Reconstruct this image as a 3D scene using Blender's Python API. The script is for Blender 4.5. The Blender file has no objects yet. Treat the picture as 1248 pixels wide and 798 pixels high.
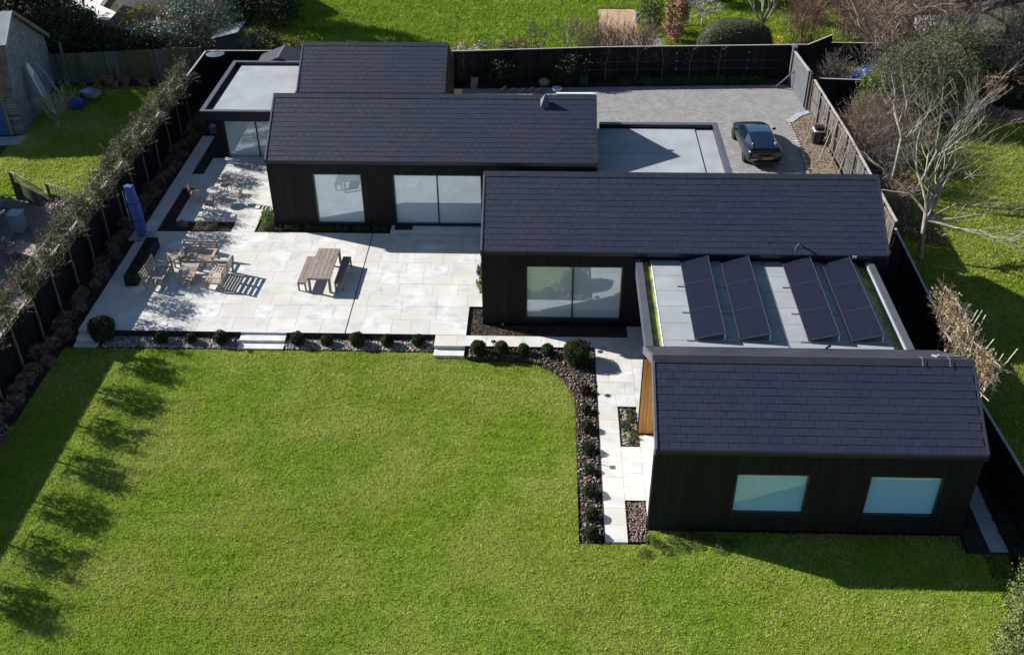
import bpy, math, random
import numpy as np
from mathutils import Vector, Matrix, Euler

S = bpy.context.scene
COL = S.collection
R = math.radians

# ------------------------------------------------------------------ camera
cam_data = bpy.data.cameras.new("camera")
cam_data.sensor_width = 36.0
cam_data.lens = 1265.973 / 1248.0 * 36.0
cam_data.clip_start = 0.5
cam_data.clip_end = 2000
cam = bpy.data.objects.new("camera", cam_data)
COL.objects.link(cam)
_t, _y, _r = R(35.338), R(-2.158), R(-0.478)
_f = Vector((math.sin(_y) * math.cos(_t), math.cos(_y) * math.cos(_t), -math.sin(_t)))
_rt = Vector((math.cos(_y), -math.sin(_y), 0))
_up = _rt.cross(_f)
_r2 = _rt * math.cos(_r) + _up * math.sin(_r)
_u2 = -_rt * math.sin(_r) + _up * math.cos(_r)
cam.matrix_world = Matrix(((_r2.x, _u2.x, -_f.x, 0), (_r2.y, _u2.y, -_f.y, 0), (_r2.z, _u2.z, -_f.z, 25.0), (0, 0, 0, 1)))
S.camera = cam

# ------------------------------------------------------------------ sky and sun
SUN = Vector((-1.66, 0.60, 1.0)).normalized()
SUN_EL = math.asin(SUN.z)
SUN_ROT = math.atan2(SUN.x, SUN.y)
w = bpy.data.worlds.new("World")
S.world = w
w.use_nodes = True
nt = w.node_tree
bg = nt.nodes["Background"]
sky = nt.nodes.new("ShaderNodeTexSky")
sky.sky_type = 'NISHITA'
sky.sun_disc = False
sky.sun_elevation = SUN_EL
sky.sun_rotation = SUN_ROT
sky.air_density = 1.0
sky.dust_density = 0.4
sky.ozone_density = 2.0
nt.links.new(sky.outputs[0], bg.inputs[0])
bg.inputs[1].default_value = 0.058
sd = bpy.data.lights.new("sun", 'SUN')
sd.energy = 5.0
sd.angle = R(0.5)
sd.color = (1.0, 0.97, 0.92)
sun = bpy.data.objects.new("sun", sd)
sun.rotation_euler = (-SUN).to_track_quat('-Z', 'Y').to_euler()
sun.location = SUN * 80
COL.objects.link(sun)
S.view_settings.view_transform = 'Standard'
S.view_settings.look = 'None'
S.view_settings.exposure = 0.9
S.view_settings.gamma = 1.0

# ------------------------------------------------------------------ materials
def mk(name, c1, c2=None, scale=4.0, rough=0.8, bump=0.0, bscale=40.0, detail=6.0, island=0.0, obrand=0.0,
       spec=0.3, metallic=0.0, contrast=(0.35, 0.65), stretch=None, c3=None, scale3=0.4, local=False, bdist=0.02, translucent=0.0, coat=0.0):
    m = bpy.data.materials.new(name)
    m.use_nodes = True
    n, l = m.node_tree.nodes, m.node_tree.links
    p = n["Principled BSDF"]
    p.inputs["Roughness"].default_value = rough
    p.inputs["Specular IOR Level"].default_value = spec
    p.inputs["Metallic"].default_value = metallic
    p.inputs["Coat Weight"].default_value = coat
    if local:
        vec = n.new("ShaderNodeTexCoord").outputs["Object"]
    else:
        vec = n.new("ShaderNodeNewGeometry").outputs["Position"]
    if stretch:
        mp = n.new("ShaderNodeMapping")
        mp.inputs["Scale"].default_value = stretch
        l.new(vec, mp.inputs[0])
        vec = mp.outputs[0]
    def noise(sc, det):
        t = n.new("ShaderNodeTexNoise")
        t.inputs["Scale"].default_value = sc
        t.inputs["Detail"].default_value = det
        l.new(vec, t.inputs["Vector"])
        return t.outputs["Fac"]
    def mixc(f, a, b):
        x = n.new("ShaderNodeMix")
        x.data_type = 'RGBA'
        if isinstance(f, float): x.inputs[0].default_value = f
        else: l.new(f, x.inputs[0])
        for k, v in ((6, a), (7, b)):
            if isinstance(v, tuple): x.inputs[k].default_value = (*v, 1)
            else: l.new(v, x.inputs[k])
        return x.outputs[2]
    def ramp(f, a, b):
        x = n.new("ShaderNodeMapRange")
        l.new(f, x.inputs[0])
        x.inputs[1].default_value, x.inputs[2].default_value = a, b
        return x.outputs[0]
    colr = c1
    if c2: colr = mixc(ramp(noise(scale, detail), *contrast), c1, c2)
    if c3: colr = mixc(ramp(noise(scale3, 3.0), 0.42, 0.62), colr, c3)
    if island or obrand:
        v = None
        if island:
            mr = n.new("ShaderNodeMapRange")
            l.new(n.new("ShaderNodeNewGeometry").outputs["Random Per Island"], mr.inputs[0])
            mr.inputs[3].default_value, mr.inputs[4].default_value = 1 - island, 1 + island
            v = mr.outputs[0]
        if obrand:
            mr = n.new("ShaderNodeMapRange")
            l.new(n.new("ShaderNodeObjectInfo").outputs["Random"], mr.inputs[0])
            mr.inputs[3].default_value, mr.inputs[4].default_value = 1 - obrand, 1 + obrand
            if v is None: v = mr.outputs[0]
            else:
                mm = n.new("ShaderNodeMath"); mm.operation = 'MULTIPLY'
                l.new(v, mm.inputs[0]); l.new(mr.outputs[0], mm.inputs[1]); v = mm.outputs[0]
        hs = n.new("ShaderNodeHueSaturation")
        if isinstance(colr, tuple): hs.inputs["Color"].default_value = (*colr, 1)
        else: l.new(colr, hs.inputs["Color"])
        l.new(v, hs.inputs["Value"])
        colr = hs.outputs[0]
    if isinstance(colr, tuple): p.inputs["Base Color"].default_value = (*colr, 1)
    else: l.new(colr, p.inputs["Base Color"])
    if bump:
        b = n.new("ShaderNodeBump")
        b.inputs["Strength"].default_value = bump
        b.inputs["Distance"].default_value = bdist
        l.new(noise(bscale, 4.0), b.inputs["Height"])
        l.new(b.outputs[0], p.inputs["Normal"])
    if translucent:
        tr = n.new("ShaderNodeBsdfTranslucent")
        if isinstance(colr, tuple): tr.inputs[0].default_value = (*colr, 1)
        else: l.new(colr, tr.inputs[0])
        mx = n.new("ShaderNodeMixShader")
        mx.inputs[0].default_value = translucent
        l.new(p.outputs[0], mx.inputs[1]); l.new(tr.outputs[0], mx.inputs[2])
        l.new(mx.outputs[0], n["Material Output"].inputs[0])
    return m

def pane_mat(name, base, tint, fac):
    m = bpy.data.materials.new(name)
    m.use_nodes = True
    n, l = m.node_tree.nodes, m.node_tree.links
    p = n["Principled BSDF"]
    p.inputs["Base Color"].default_value = (*base, 1)
    p.inputs["Roughness"].default_value = 0.6
    p.inputs["Specular IOR Level"].default_value = 0.0
    g = n.new("ShaderNodeBsdfGlossy")
    g.inputs["Color"].default_value = (*tint, 1)
    g.inputs["Roughness"].default_value = 0.01
    tn = n.new("ShaderNodeTexNoise"); tn.inputs["Scale"].default_value = 0.7
    b = n.new("ShaderNodeBump"); b.inputs["Strength"].default_value = 0.05; b.inputs["Distance"].default_value = 0.02
    l.new(n.new("ShaderNodeNewGeometry").outputs["Position"], tn.inputs["Vector"])
    l.new(tn.outputs[0], b.inputs["Height"]); l.new(b.outputs[0], g.inputs["Normal"])
    mx = n.new("ShaderNodeMixShader")
    mx.inputs[0].default_value = fac
    l.new(p.outputs[0], mx.inputs[1]); l.new(g.outputs[0], mx.inputs[2])
    l.new(mx.outputs[0], n["Material Output"].inputs[0])
    return m

def block_mat(name, c1, c2, mortar, bw, bh, rot=0.0, rough=0.85, bump=0.4, msize=0.012):
    """brick pattern for paving blocks or brickwork too small to pick apart"""
    m = bpy.data.materials.new(name)
    m.use_nodes = True
    n, l = m.node_tree.nodes, m.node_tree.links
    p = n["Principled BSDF"]
    p.inputs["Roughness"].default_value = rough
    p.inputs["Specular IOR Level"].default_value = 0.25
    pos = n.new("ShaderNodeTexCoord").outputs["Object"]
    mp = n.new("ShaderNodeMapping")
    mp.inputs["Rotation"].default_value = (0, 0, rot if rot != 'yz' else 0)
    if rot == 'yz':
        sx, cx = n.new("ShaderNodeSeparateXYZ"), n.new("ShaderNodeCombineXYZ")
        l.new(pos, sx.inputs[0]); l.new(sx.outputs[1], cx.inputs[0]); l.new(sx.outputs[2], cx.inputs[1])
        l.new(cx.outputs[0], mp.inputs[0])
    else:
        l.new(pos, mp.inputs[0])
    b = n.new("ShaderNodeTexBrick")
    b.inputs["Scale"].default_value = 1.0
    b.inputs["Brick Width"].default_value = bw
    b.inputs["Row Height"].default_value = bh
    b.inputs["Mortar Size"].default_value = msize
    b.inputs["Color1"].default_value = (*c1, 1)
    b.inputs["Color2"].default_value = (*c2, 1)
    b.inputs["Mortar"].default_value = (*mortar, 1)
    l.new(mp.outputs[0], b.inputs[0])
    t = n.new("ShaderNodeTexNoise"); t.inputs["Scale"].default_value = 1.3; t.inputs["Detail"].default_value = 7
    l.new(pos, t.inputs["Vector"])
    mr = n.new("ShaderNodeMapRange"); l.new(t.outputs[0], mr.inputs[0])
    mr.inputs[1].default_value, mr.inputs[2].default_value = 0.3, 0.7
    mr.inputs[3].default_value, mr.inputs[4].default_value = 0.86, 1.1
    hs = n.new("ShaderNodeHueSaturation"); l.new(b.outputs[0], hs.inputs["Color"]); l.new(mr.outputs[0], hs.inputs["Value"])
    l.new(hs.outputs[0], p.inputs["Base Color"])
    bp = n.new("ShaderNodeBump"); bp.inputs["Strength"].default_value = bump; bp.inputs["Distance"].default_value = 0.02
    bp.invert = True
    l.new(b.outputs["Fac"], bp.inputs["Height"]); l.new(bp.outputs[0], p.inputs["Normal"])
    return m

MT = dict(
    slate=mk("slate", (.019, .026, .052), (.025, .032, .060), 3.0, .62, .25, 60, island=.05, obrand=.05, spec=.32, c3=(.027, .031, .052), scale3=.5),
    roof_metal=mk("dark_roof_metal", (.030, .032, .045), (.040, .042, .055), 2.0, .5, spec=.4),
    verge=mk("sunlit_verge_and_lap_metal", (.10, .10, .125), (.13, .13, .155), 6.0, .4, spec=.5),  # lighter than the other roof metal, paints sunlight onto the left verges
    gutter=mk("gutter_metal", (.012, .014, .024), None, rough=.4, spec=.5),
    black_board=mk("black_timber", (.011, .010, .011), (.017, .015, .015), 6, .75, .3, 30, island=.22, spec=.25, stretch=(1, 1, .1)),
    wall_core=mk("wall_core", (.008, .008, .009), rough=.9, spec=.1),
    cedar=mk("cedar", (.38, .18, .045), (.52, .27, .07), 3, .55, .15, 30, island=.18, stretch=(8, 8, .4)),
    frame=mk("dark_frame", (.02, .022, .026), rough=.4, spec=.5),
    pane=pane_mat("window_glass", (.60, .70, .76), (.80, .90, .97), .30),
    pane_teal=pane_mat("window_glass_with_blind", (.36, .66, .95), (.82, .88, 1.0), .22),
    flat=mk("grey_membrane", (.275, .295, .315), (.34, .36, .375), .9, .7, .1, 20, c3=(.265, .28, .29), scale3=.6, contrast=(.3, .7)),
    stain=mk("roof_stain", (.215, .23, .25), (.265, .28, .30), 3, .65),
    parapet=mk("parapet_metal", (.068, .073, .09), (.082, .088, .105), 2, .45, spec=.5),
    algae=mk("algae_membrane", (.10, .12, .06), (.27, .32, .055), 2.6, .8, .1, 30),
    solar=mk("solar_glass", (.010, .012, .024), (.014, .016, .030), 12, .28, spec=.12),
    pframe=mk("panel_frame_metal", (.05, .05, .06), rough=.45, spec=.4),
    alu=mk("aluminium", (.45, .46, .48), rough=.4, metallic=.6, spec=.5),
    white_metal=mk("white_metal", (.72, .73, .74), rough=.45),
    slab=mk("pale_stone", (.47, .465, .45), (.63, .625, .61), 1.6, .82, .12, 30, c3=(.525, .50, .45), scale3=.8, obrand=.055, spec=.25, contrast=(.38, .6)),
    joint=mk("slab_joint", (.42, .41, .39), (.50, .49, .46), 8, .9),
    step=mk("step_stone", (.50, .50, .49), (.62, .61, .59), 3, .8, .1, 30),
    blocks=block_mat("driveway_blocks", (.235, .23, .225), (.31, .30, .29), (.12, .118, .115), .24, .16, R(6)),
    granite=mk("granite_sett", (.22, .215, .21), (.38, .37, .36), 12, .8, .3, 40, obrand=.25),
    soil=mk("dark_soil", (.018, .014, .012), (.045, .034, .028), 3, .95, .8, 25, bdist=.05),
    mulch=mk("bark_mulch", (.045, .030, .024), (.10, .07, .055), 9, .95, .9, 45, bdist=.05),
    bed_soil=mk("dry_border_soil", (.155, .115, .08), (.25, .195, .145), 5, .95, .8, 30, bdist=.05),
    plum=mk("plum_chipping", (.11, .078, .066), (.27, .21, .185), 11, .85, island=.5, spec=.25),
    stone=mk("gravel_stone", (.20, .165, .15), (.42, .36, .33), 11, .85, island=.45, spec=.25),
    edging=mk("steel_edging", (.02, .02, .022), rough=.6),
    lawn=mk("lawn_turf", (.13, .205, .022), (.185, .25, .036), 1.2, .9, .9, 22, c3=(.14, .205, .016), scale3=.16, bdist=.06, spec=.1),
    blade=mk("grass_blade", (.25, .375, .032), (.385, .465, .075), 2.2, .8, island=.5, c3=(.46, .49, .14), scale3=.30, spec=.12, translucent=.32),
    blade_dry=mk("dry_grass_blade", (.30, .345, .06), (.42, .43, .12), .8, .8, island=.38, c3=(.24, .31, .04), scale3=.25, spec=.12, translucent=.3),
    blade_lush=mk("lush_grass_blade", (.20, .315, .030), (.31, .40, .055), .8, .8, island=.38, spec=.12, translucent=.25),
    meadow=mk("neighbour_turf", (.10, .18, .016), (.15, .24, .028), .8, .9, .9, 9, bdist=.12, spec=.1),
    ground=mk("garden_earth", (.028, .034, .016), (.055, .062, .028), .8, .95, .8, 9, c3=(.05, .045, .032), scale3=.2, bdist=.1, spec=.1),
    fence_black=mk("black_fence", (.010, .010, .012), (.018, .017, .018), 4, .85, .2, 40, island=.3, spec=.15, stretch=(1, 1, .15)),
    fence_cap=mk("weathered_cap", (.30, .28, .27), (.40, .37, .35), 5, .8, .2, 40, stretch=(1, 1, 1)),
    fence_grey=mk("grey_fence_board", (.075, .067, .062), (.145, .128, .118), 3, .85, .3, 40, island=.2, obrand=.22, spec=.2, stretch=(3, 3, .3)),
    fence_old=mk("old_fence_board", (.12, .125, .13), (.20, .20, .20), 2.2, .9, .3, 40, obrand=.25, spec=.15, stretch=(2, 2, .3), c3=(.12, .13, .06), scale3=.4),
    gate_grey=mk("grey_painted_gate", (.085, .09, .10), (.105, .11, .12), 3, .6),
    teak=mk("weathered_wood", (.17, .135, .115), (.31, .255, .22), 2.2, .8, .3, 60, island=.12, obrand=.1, stretch=(14, 1.2, 4), local=True),
    lounge_wood=mk("lounge_wood", (.27, .215, .18), (.42, .355, .31), 3, .75, .2, 50, island=.15, stretch=(6, 6, 6), local=True),
    bistro_wood=mk("bistro_wood", (.20, .16, .135), (.31, .26, .225), 4, .7, island=.15, local=True),
    blue_cover=mk("blue_cover", (.075, .105, .32), (.095, .125, .38), 2, .8, .3, 8, bdist=.05),
    slab_grey=mk("concrete", (.30, .31, .32), (.38, .39, .40), 3, .85),
    box=mk("box_leaf", (.020, .034, .012), (.042, .066, .020), 5, .7, island=.5, spec=.3),
    box_core=mk("box_core", (.008, .012, .006), rough=.95, spec=.05),
    pleach=mk("pleached_leaf", (.09, .105, .052), (.165, .17, .095), 2.5, .7, island=.55, translucent=.2, c3=(.085, .115, .04), scale3=.7),
    brownleaf=mk("dry_leaf", (.23, .18, .10), (.38, .31, .19), 2.5, .8, island=.4, translucent=.2),
    bamboo=mk("bamboo", (.38, .34, .27), (.48, .44, .36), 4, .7),
    cane=mk("pale_cane", (.52, .48, .41), (.64, .60, .52), 4, .7),
    bark=mk("grey_bark", (.10, .085, .07), (.17, .15, .125), 6, .9, .4, 40),
    bark_pale=mk("pale_bark", (.185, .16, .13), (.33, .295, .245), 3, .8, .2, 30),
    bark_brown=mk("brown_twig", (.22, .155, .115), (.34, .25, .20), 3, .85, island=.25),
    bark_dark=mk("dark_twig", (.12, .10, .085), (.22, .185, .16), 3, .9, island=.3),
    twig_red=mk("red_twig", (.30, .17, .13), (.42, .27, .22), 3, .85, island=.25),
    twig_silver=mk("silver_twig", (.27, .255, .25), (.44, .42, .42), 3, .8, island=.25),
    leaf_dark=mk("dark_leaf", (.016, .024, .010), (.036, .050, .018), 2, .7, island=.5),
    leaf_mid=mk("mid_leaf", (.045, .070, .018), (.085, .115, .032), 2, .7, island=.5, translucent=.15),
    leaf_conifer=mk("conifer_needles", (.07, .082, .038), (.125, .135, .07), 2, .75, island=.45),
    underlay=mk("roof_underlay", (.006, .006, .008), rough=.9, spec=.1),
    leaf_olive=mk("olive_leaf", (.10, .115, .055), (.165, .175, .09), 2, .7, island=.45, translucent=.15),
    hedge_leaf=mk("hedge_leaf", (.12, .165, .045), (.21, .26, .08), 2, .7, island=.5, translucent=.15),
    leaf_silver=mk("silver_leaf", (.11, .14, .105), (.21, .245, .20), 2, .6, island=.5, translucent=.1),
    leaf_bright=mk("bright_leaf", (.085, .135, .028), (.15, .205, .05), 2, .7, island=.45, translucent=.2),
    leaf_gold=mk("golden_leaf", (.22, .18, .04), (.36, .28, .07), 2, .7, island=.45, translucent=.2),
    leaf_copper=mk("copper_leaf", (.24, .13, .075), (.38, .22, .13), 2, .75, island=.45, translucent=.15),
    heather=mk("pink_blossom", (.45, .33, .27), (.68, .58, .50), 6, .8, island=.5),
    bin_dark=mk("dark_bin", (.04, .055, .08), rough=.6),
    fern=mk("dead_fern", (.15, .11, .085), (.27, .20, .155), 2, .9, island=.5),
    yellow=mk("yellow_flower", (.55, .42, .02), (.7, .55, .05), 6, .7, island=.3),
    carroof=mk("car_glass_roof_sky_tint", (.010, .035, .085), rough=.1, spec=.9, coat=1.0),  # blue base colour stands in for the sky reflected in the roof
    carpaint=mk("car_paint", (.007, .008, .014), rough=.22, spec=.5, metallic=0.0, coat=.35),
    carglass=mk("car_glass", (.006, .012, .028), rough=.08, spec=.6, coat=.5),
    rubber=mk("rubber", (.012, .012, .012), rough=.9),
    rim=mk("rim_metal", (.10, .10, .11), rough=.35, metallic=.8),
    chrome=mk("bright_metal", (.5, .5, .52), rough=.25, metallic=.9),
    plate=mk("yellow_plate", (.72, .44, .03), rough=.5),
    plate_black=mk("plate_characters", (.02, .02, .02), rough=.6),
    taillight=mk("tail_light", (.11, .012, .012), rough=.2, spec=.6, coat=.6),
    terracotta=mk("terracotta", (.22, .105, .065), (.30, .16, .105), 8, .85),
    brick_grey=block_mat("grey_brickwork", (.20, .21, .235), (.34, .35, .38), (.13, .135, .15), .42, .17, 'yz', msize=.02),
    tile_brown=mk("brown_tile", (.13, .10, .085), (.21, .165, .14), 4, .85, island=.3, obrand=.15),
    tar_roof=mk("grey_felt_roof", (.22, .235, .26), (.28, .29, .31), 1.5, .55),
    table_top=mk("silvered_table_top", (.42, .41, .42), (.52, .51, .52), 4, .6, island=.1, local=True),
    bluedoor=mk("blue_door", (.035, .11, .30), (.045, .13, .34), 3, .5),
    tarp=mk("blue_tarp", (.04, .075, .20), (.45, .50, .58), 3.2, .35, .4, 6, bdist=.1, contrast=(.5, .62)),
    bluegrey=mk("pale_blue_board", (.27, .33, .42), (.33, .39, .48), 4, .7),
    green_shed=mk("green_shed", (.05, .06, .045), (.08, .09, .065), 4, .85, island=.25),
    concrete=mk("pale_concrete", (.50, .47, .45), (.62, .58, .56), 1.5, .85),
    orange_soil=mk("orange_soil", (.36, .20, .11), (.46, .28, .16), 4, .9, .5, 30),
    brickpath=block_mat("brick_paving", (.38, .24, .15), (.50, .33, .22), (.28, .22, .16), .45, .22, R(45)),
    greypave=block_mat("grey_paving", (.24, .235, .23), (.31, .30, .30), (.16, .16, .16), .5, .3),
    black_plastic=mk("black_plastic", (.015, .015, .017), rough=.55),
    white=mk("white_paint", (.75, .75, .75), rough=.6),
    blue_plastic=mk("blue_plastic", (.02, .05, .25), rough=.5),
    grey_plastic=mk("grey_plastic", (.20, .23, .27), rough=.6),
)

# ------------------------------------------------------------------ mesh helpers
def origin(o):
    v = Vector((0, 0, 0))
    while o is not None:
        v = v + Vector(o.location); o = o.parent
    return v

class MB:
    """collects shapes and links them as ONE mesh object"""
    def __init__(s): s.v, s.f = [], []
    def add(s, verts, faces):
        k = len(s.v)
        s.v += [tuple(p) for p in verts]
        s.f += [tuple(i + k for i in f) for f in faces]
        return s
    def box(s, x0, x1, y0, y1, z0, z1):
        return s.add([(x0, y0, z0), (x1, y0, z0), (x1, y1, z0), (x0, y1, z0), (x0, y0, z1), (x1, y0, z1), (x1, y1, z1), (x0, y1, z1)],
                     [(3, 2, 1, 0), (4, 5, 6, 7), (0, 1, 5, 4), (1, 2, 6, 5), (2, 3, 7, 6), (3, 0, 4, 7)])
    def obox(s, c, d, rot=(0, 0, 0)):
        m = Euler(rot).to_matrix(); c = Vector(c); x, y, z = (q / 2 for q in d)
        P = [c + m @ Vector(q) for q in ((-x, -y, -z), (x, -y, -z), (x, y, -z), (-x, y, -z), (-x, -y, z), (x, -y, z), (x, y, z), (-x, y, z))]
        return s.add(P, [(3, 2, 1, 0), (4, 5, 6, 7), (0, 1, 5, 4), (1, 2, 6, 5), (2, 3, 7, 6), (3, 0, 4, 7)])
    def prism(s, poly, z0, z1):
        n = len(poly)
        return s.add([(x, y, z0) for x, y in poly] + [(x, y, z1) for x, y in poly],
                     [tuple(range(n - 1, -1, -1)), tuple(range(n, 2 * n))] + [(i, (i + 1) % n, n + (i + 1) % n, n + i) for i in range(n)])
    def prismx(s, poly, x0, x1):   # polygon in (y, z), extruded along x
        n = len(poly)
        return s.add([(x0, y, z) for y, z in poly] + [(x1, y, z) for y, z in poly],
                     [tuple(range(n)), tuple(range(2 * n - 1, n - 1, -1))] + [((i + 1) % n, i, n + i, n + (i + 1) % n) for i in range(n)])
    def prismy(s, poly, y0, y1):   # polygon in (x, z), extruded along y
        n = len(poly)
        return s.add([(x, y0, z) for x, z in poly] + [(x, y1, z) for x, z in poly],
                     [tuple(range(n)), tuple(range(2 * n - 1, n - 1, -1))] + [((i + 1) % n, i, n + i, n + (i + 1) % n) for i in range(n)])
    def quad(s, a, b, c, d): return s.add([a, b, c, d], [(0, 1, 2, 3)])
    def tube(s, pts, rad, n=6, cap=True):
        pts = [Vector(p) for p in pts]
        if not isinstance(rad, (list, tuple)): rad = [rad] * len(pts)
        k = len(s.v); prev = None
        for i, p in enumerate(pts):
            d = (pts[min(i + 1, len(pts) - 1)] - pts[max(i - 1, 0)])
            if d.length < 1e-7: d = Vector((0, 0, 1))
            d.normalize()
            if prev is None:
                a = d.cross(Vector((0, 0, 1)) if abs(d.z) < .9 else Vector((1, 0, 0))).normalized()
            else:
                a = (prev - d * prev.dot(d))
                a = a.normalized() if a.length > 1e-6 else d.orthogonal().normalized()
            prev = a; b = d.cross(a)
            for j in range(n):
                t = 2 * math.pi * j / n
                s.v.append(tuple(p + (a * math.cos(t) + b * math.sin(t)) * rad[i]))
        for i in range(len(pts) - 1):
            for j in range(n):
                s.f.append((k + i * n + j, k + i * n + (j + 1) % n, k + (i + 1) * n + (j + 1) % n, k + (i + 1) * n + j))
        if cap:
            s.f.append(tuple(k + j for j in range(n - 1, -1, -1)))
            e = k + (len(pts) - 1) * n
            s.f.append(tuple(e + j for j in range(n)))
        return s
    def lathe(s, prof, c=(0, 0, 0), n=16):
        k = len(s.v)
        for r, z in prof:
            for j in range(n):
                t = 2 * math.pi * j / n
                s.v.append((c[0] + r * math.cos(t), c[1] + r * math.sin(t), c[2] + z))
        for i in range(len(prof) - 1):
            for j in range(n):
                s.f.append((k + i * n + j, k + i * n + (j + 1) % n, k + (i + 1) * n + (j + 1) % n, k + (i + 1) * n + j))
        s.f.append(tuple(k + j for j in range(n - 1, -1, -1)))
        e = k + (len(prof) - 1) * n
        s.f.append(tuple(e + j for j in range(n)))
        return s
    def mesh(s, name, m, off=Vector((0, 0, 0)), smooth=False):
        me = bpy.data.meshes.new(name)
        me.from_pydata([(x - off.x, y - off.y, z - off.z) for x, y, z in s.v], [], s.f)
        me.materials.append(MT[m] if isinstance(m, str) else m)
        if smooth: me.polygons.foreach_set("use_smooth", [True] * len(me.polygons))
        me.update()
        return me
    def build(s, name, m, parent=None, smooth=False, kind=None, label=None, bevel=0):
        o = bpy.data.objects.new(name, s.mesh(name, m, origin(parent), smooth))
        COL.objects.link(o)
        if parent: o.parent = parent
        if kind: o['kind'] = kind
        if label: o['label'] = label
        if bevel:
            b = o.modifiers.new("bevel", 'BEVEL'); b.width = bevel; b.segments = 2; b.limit_method = 'ANGLE'
        return o

def np_mesh(name, verts, loops, nper, m, off=None):
    """fast mesh: verts (N,3); loops flat index array; nper corners per face"""
    me = bpy.data.meshes.new(name)
    nv, nl = len(verts), len(loops)
    nf = nl // nper
    v = np.asarray(verts, np.float32)
    if off is not None: v = v - np.array(off, np.float32)
    me.vertices.add(nv); me.vertices.foreach_set("co", v.ravel())
    me.loops.add(nl); me.loops.foreach_set("vertex_index", np.asarray(loops, np.int32))
    me.polygons.add(nf)
    me.polygons.foreach_set("loop_start", np.arange(0, nl, nper, dtype=np.int32))
    me.polygons.foreach_set("loop_total", np.full(nf, nper, np.int32))
    me.materials.append(MT[m] if isinstance(m, str) else m)
    me.update(calc_edges=True)
    return me

def link(name, me, parent=None, kind=None):
    o = bpy.data.objects.new(name, me); COL.objects.link(o)
    if parent: o.parent = parent
    if kind: o['kind'] = kind
    return o

def tag(o, label, cat, group=None, kind=None):
    o['label'] = label; o['category'] = cat
    if group: o['group'] = group
    if kind: o['kind'] = kind
    return o

def thing(name, label, cat, loc=(0, 0, 0), group=None):
    o = bpy.data.objects.new(name, None); COL.objects.link(o)
    o.location = loc; o.empty_display_size = .3
    return tag(o, label, cat, group)

def place(o, loc, rz=0.0):
    o.location = loc; o.rotation_euler = (0, 0, rz)
    return o

def dup(root, loc, rz=0.0, label=None, scale=None):
    def cp(o, parent):
        c = o.copy(); COL.objects.link(c); c.parent = parent
        for ch in list(o.children): cp(ch, c)
        return c
    c = cp(root, None)
    c.location = loc; c.rotation_euler = (0, 0, rz)
    if scale: c.scale = (scale,) * 3 if isinstance(scale, (int, float)) else scale
    if label: c['label'] = label
    return c

def struct(name, mb, m, smooth=False):
    return mb.build(name, m, None, smooth, 'structure')

ORD = "first second third fourth fifth sixth seventh eighth ninth tenth eleventh twelfth thirteenth fourteenth fifteenth sixteenth seventeenth eighteenth nineteenth".split()
rnd = random.Random(7)
nrg = np.random.default_rng(11)

def sstep(a, b, x):
    t = min(1, max(0, (x - a) / (b - a)))
    return t * t * (3 - 2 * t)
def lawn_z(x, y):
    return -0.30 + 0.27 * sstep(33, 24, y) * sstep(-7, 2, x)

# ------------------------------------------------------------------ ground
PX0, PX1, PY0, PY1 = -21.15, 15.75, 4.0, 62.0
g = MB()
g.quad((-500, -200, -.02), (PX0, -200, -.02), (PX0, 500, -.02), (-500, 500, -.02))
g.quad((PX1, -200, -.02), (500, -200, -.02), (500, 500, -.02), (PX1, 500, -.02))
g.quad((PX0, -200, -.02), (PX1, -200, -.02), (PX1, PY0, -.02), (PX0, PY0, -.02))
g.quad((PX0, PY1, -.02), (PX1, PY1, -.02), (PX1, 500, -.02), (PX0, 500, -.02))
g.quad((PX0, PY0, -.5), (PX1, PY0, -.5), (PX1, PY1, -.5), (PX0, PY1, -.5))
for a, b in (((PX0, PY0), (PX1, PY0)), ((PX1, PY0), (PX1, PY1)), ((PX1, PY1), (PX0, PY1)), ((PX0, PY1), (PX0, PY0))):
    g.quad((*a, -.5), (*b, -.5), (*b, -.02), (*a, -.02))
struct('ground', g, 'ground')

# main lawn: a gently rising sheet with a rounded corner by the path
CURVE = [(-3.05, 33.29), (-2.06, 33.23), (-0.74, 33.21), (-0.07, 32.95), (0.42, 32.59), (0.74, 32.18), (0.96, 31.72), (1.17, 31.22), (1.22, 30.24), (1.22, 23.35)]
def lawn_top(x):
    """far edge of the lawn at x"""
    if x < -3.05: return 33.80
    if x > 1.22: return 23.30 if x < 3.5 else (23.95 if x < 13.5 else 23.2)
    for (a, b), (c, d) in zip(CURVE, CURVE[1:]):
        if a <= x <= c: return b + (d - b) * ((x - a) / max(c - a, 1e-6))
    return 30.0
xs = sorted(set([-19.75 + .45 * i for i in range(76)] + [c[0] for c in CURVE] + [1.221, 3.5, 3.501, 13.5, 13.501, -3.051]))
xs = [x for x in xs if x <= 14.9]
lm = MB()
NY = 40
NX = len(xs)
for i_, x in enumerate(xs):
    t = 30.24 if abs(x - 1.22) < 1e-4 else lawn_top(x)
    for j in range(NY + 1):
        y = 7.0 + (t - 7.0) * j / NY
        lm.v.append((x, y, lawn_z(x, y)))
GAP = [i for i in range(len(xs) - 1) if abs(xs[i] - 1.22) < 1e-4 and xs[i + 1] - xs[i] < .002]
for i in range(len(xs) - 1):
    if i in GAP: continue
    for j in range(NY):
        a = i * (NY + 1) + j
        lm.f.append((a, a + NY + 1, a + NY + 2, a + 1))
for i in range(len(xs) - 1):      # turf edge skirt
    if i in GAP: continue
    a, b = i * (NY + 1) + NY, (i + 1) * (NY + 1) + NY
    k = len(lm.v)
    lm.v += [(lm.v[a][0], lm.v[a][1], lm.v[a][2] - .12), (lm.v[b][0], lm.v[b][1], lm.v[b][2] - .12)]
    lm.f.append((a, b, k + 1, k))
struct('lawn', lm, 'lawn', True)

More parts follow.
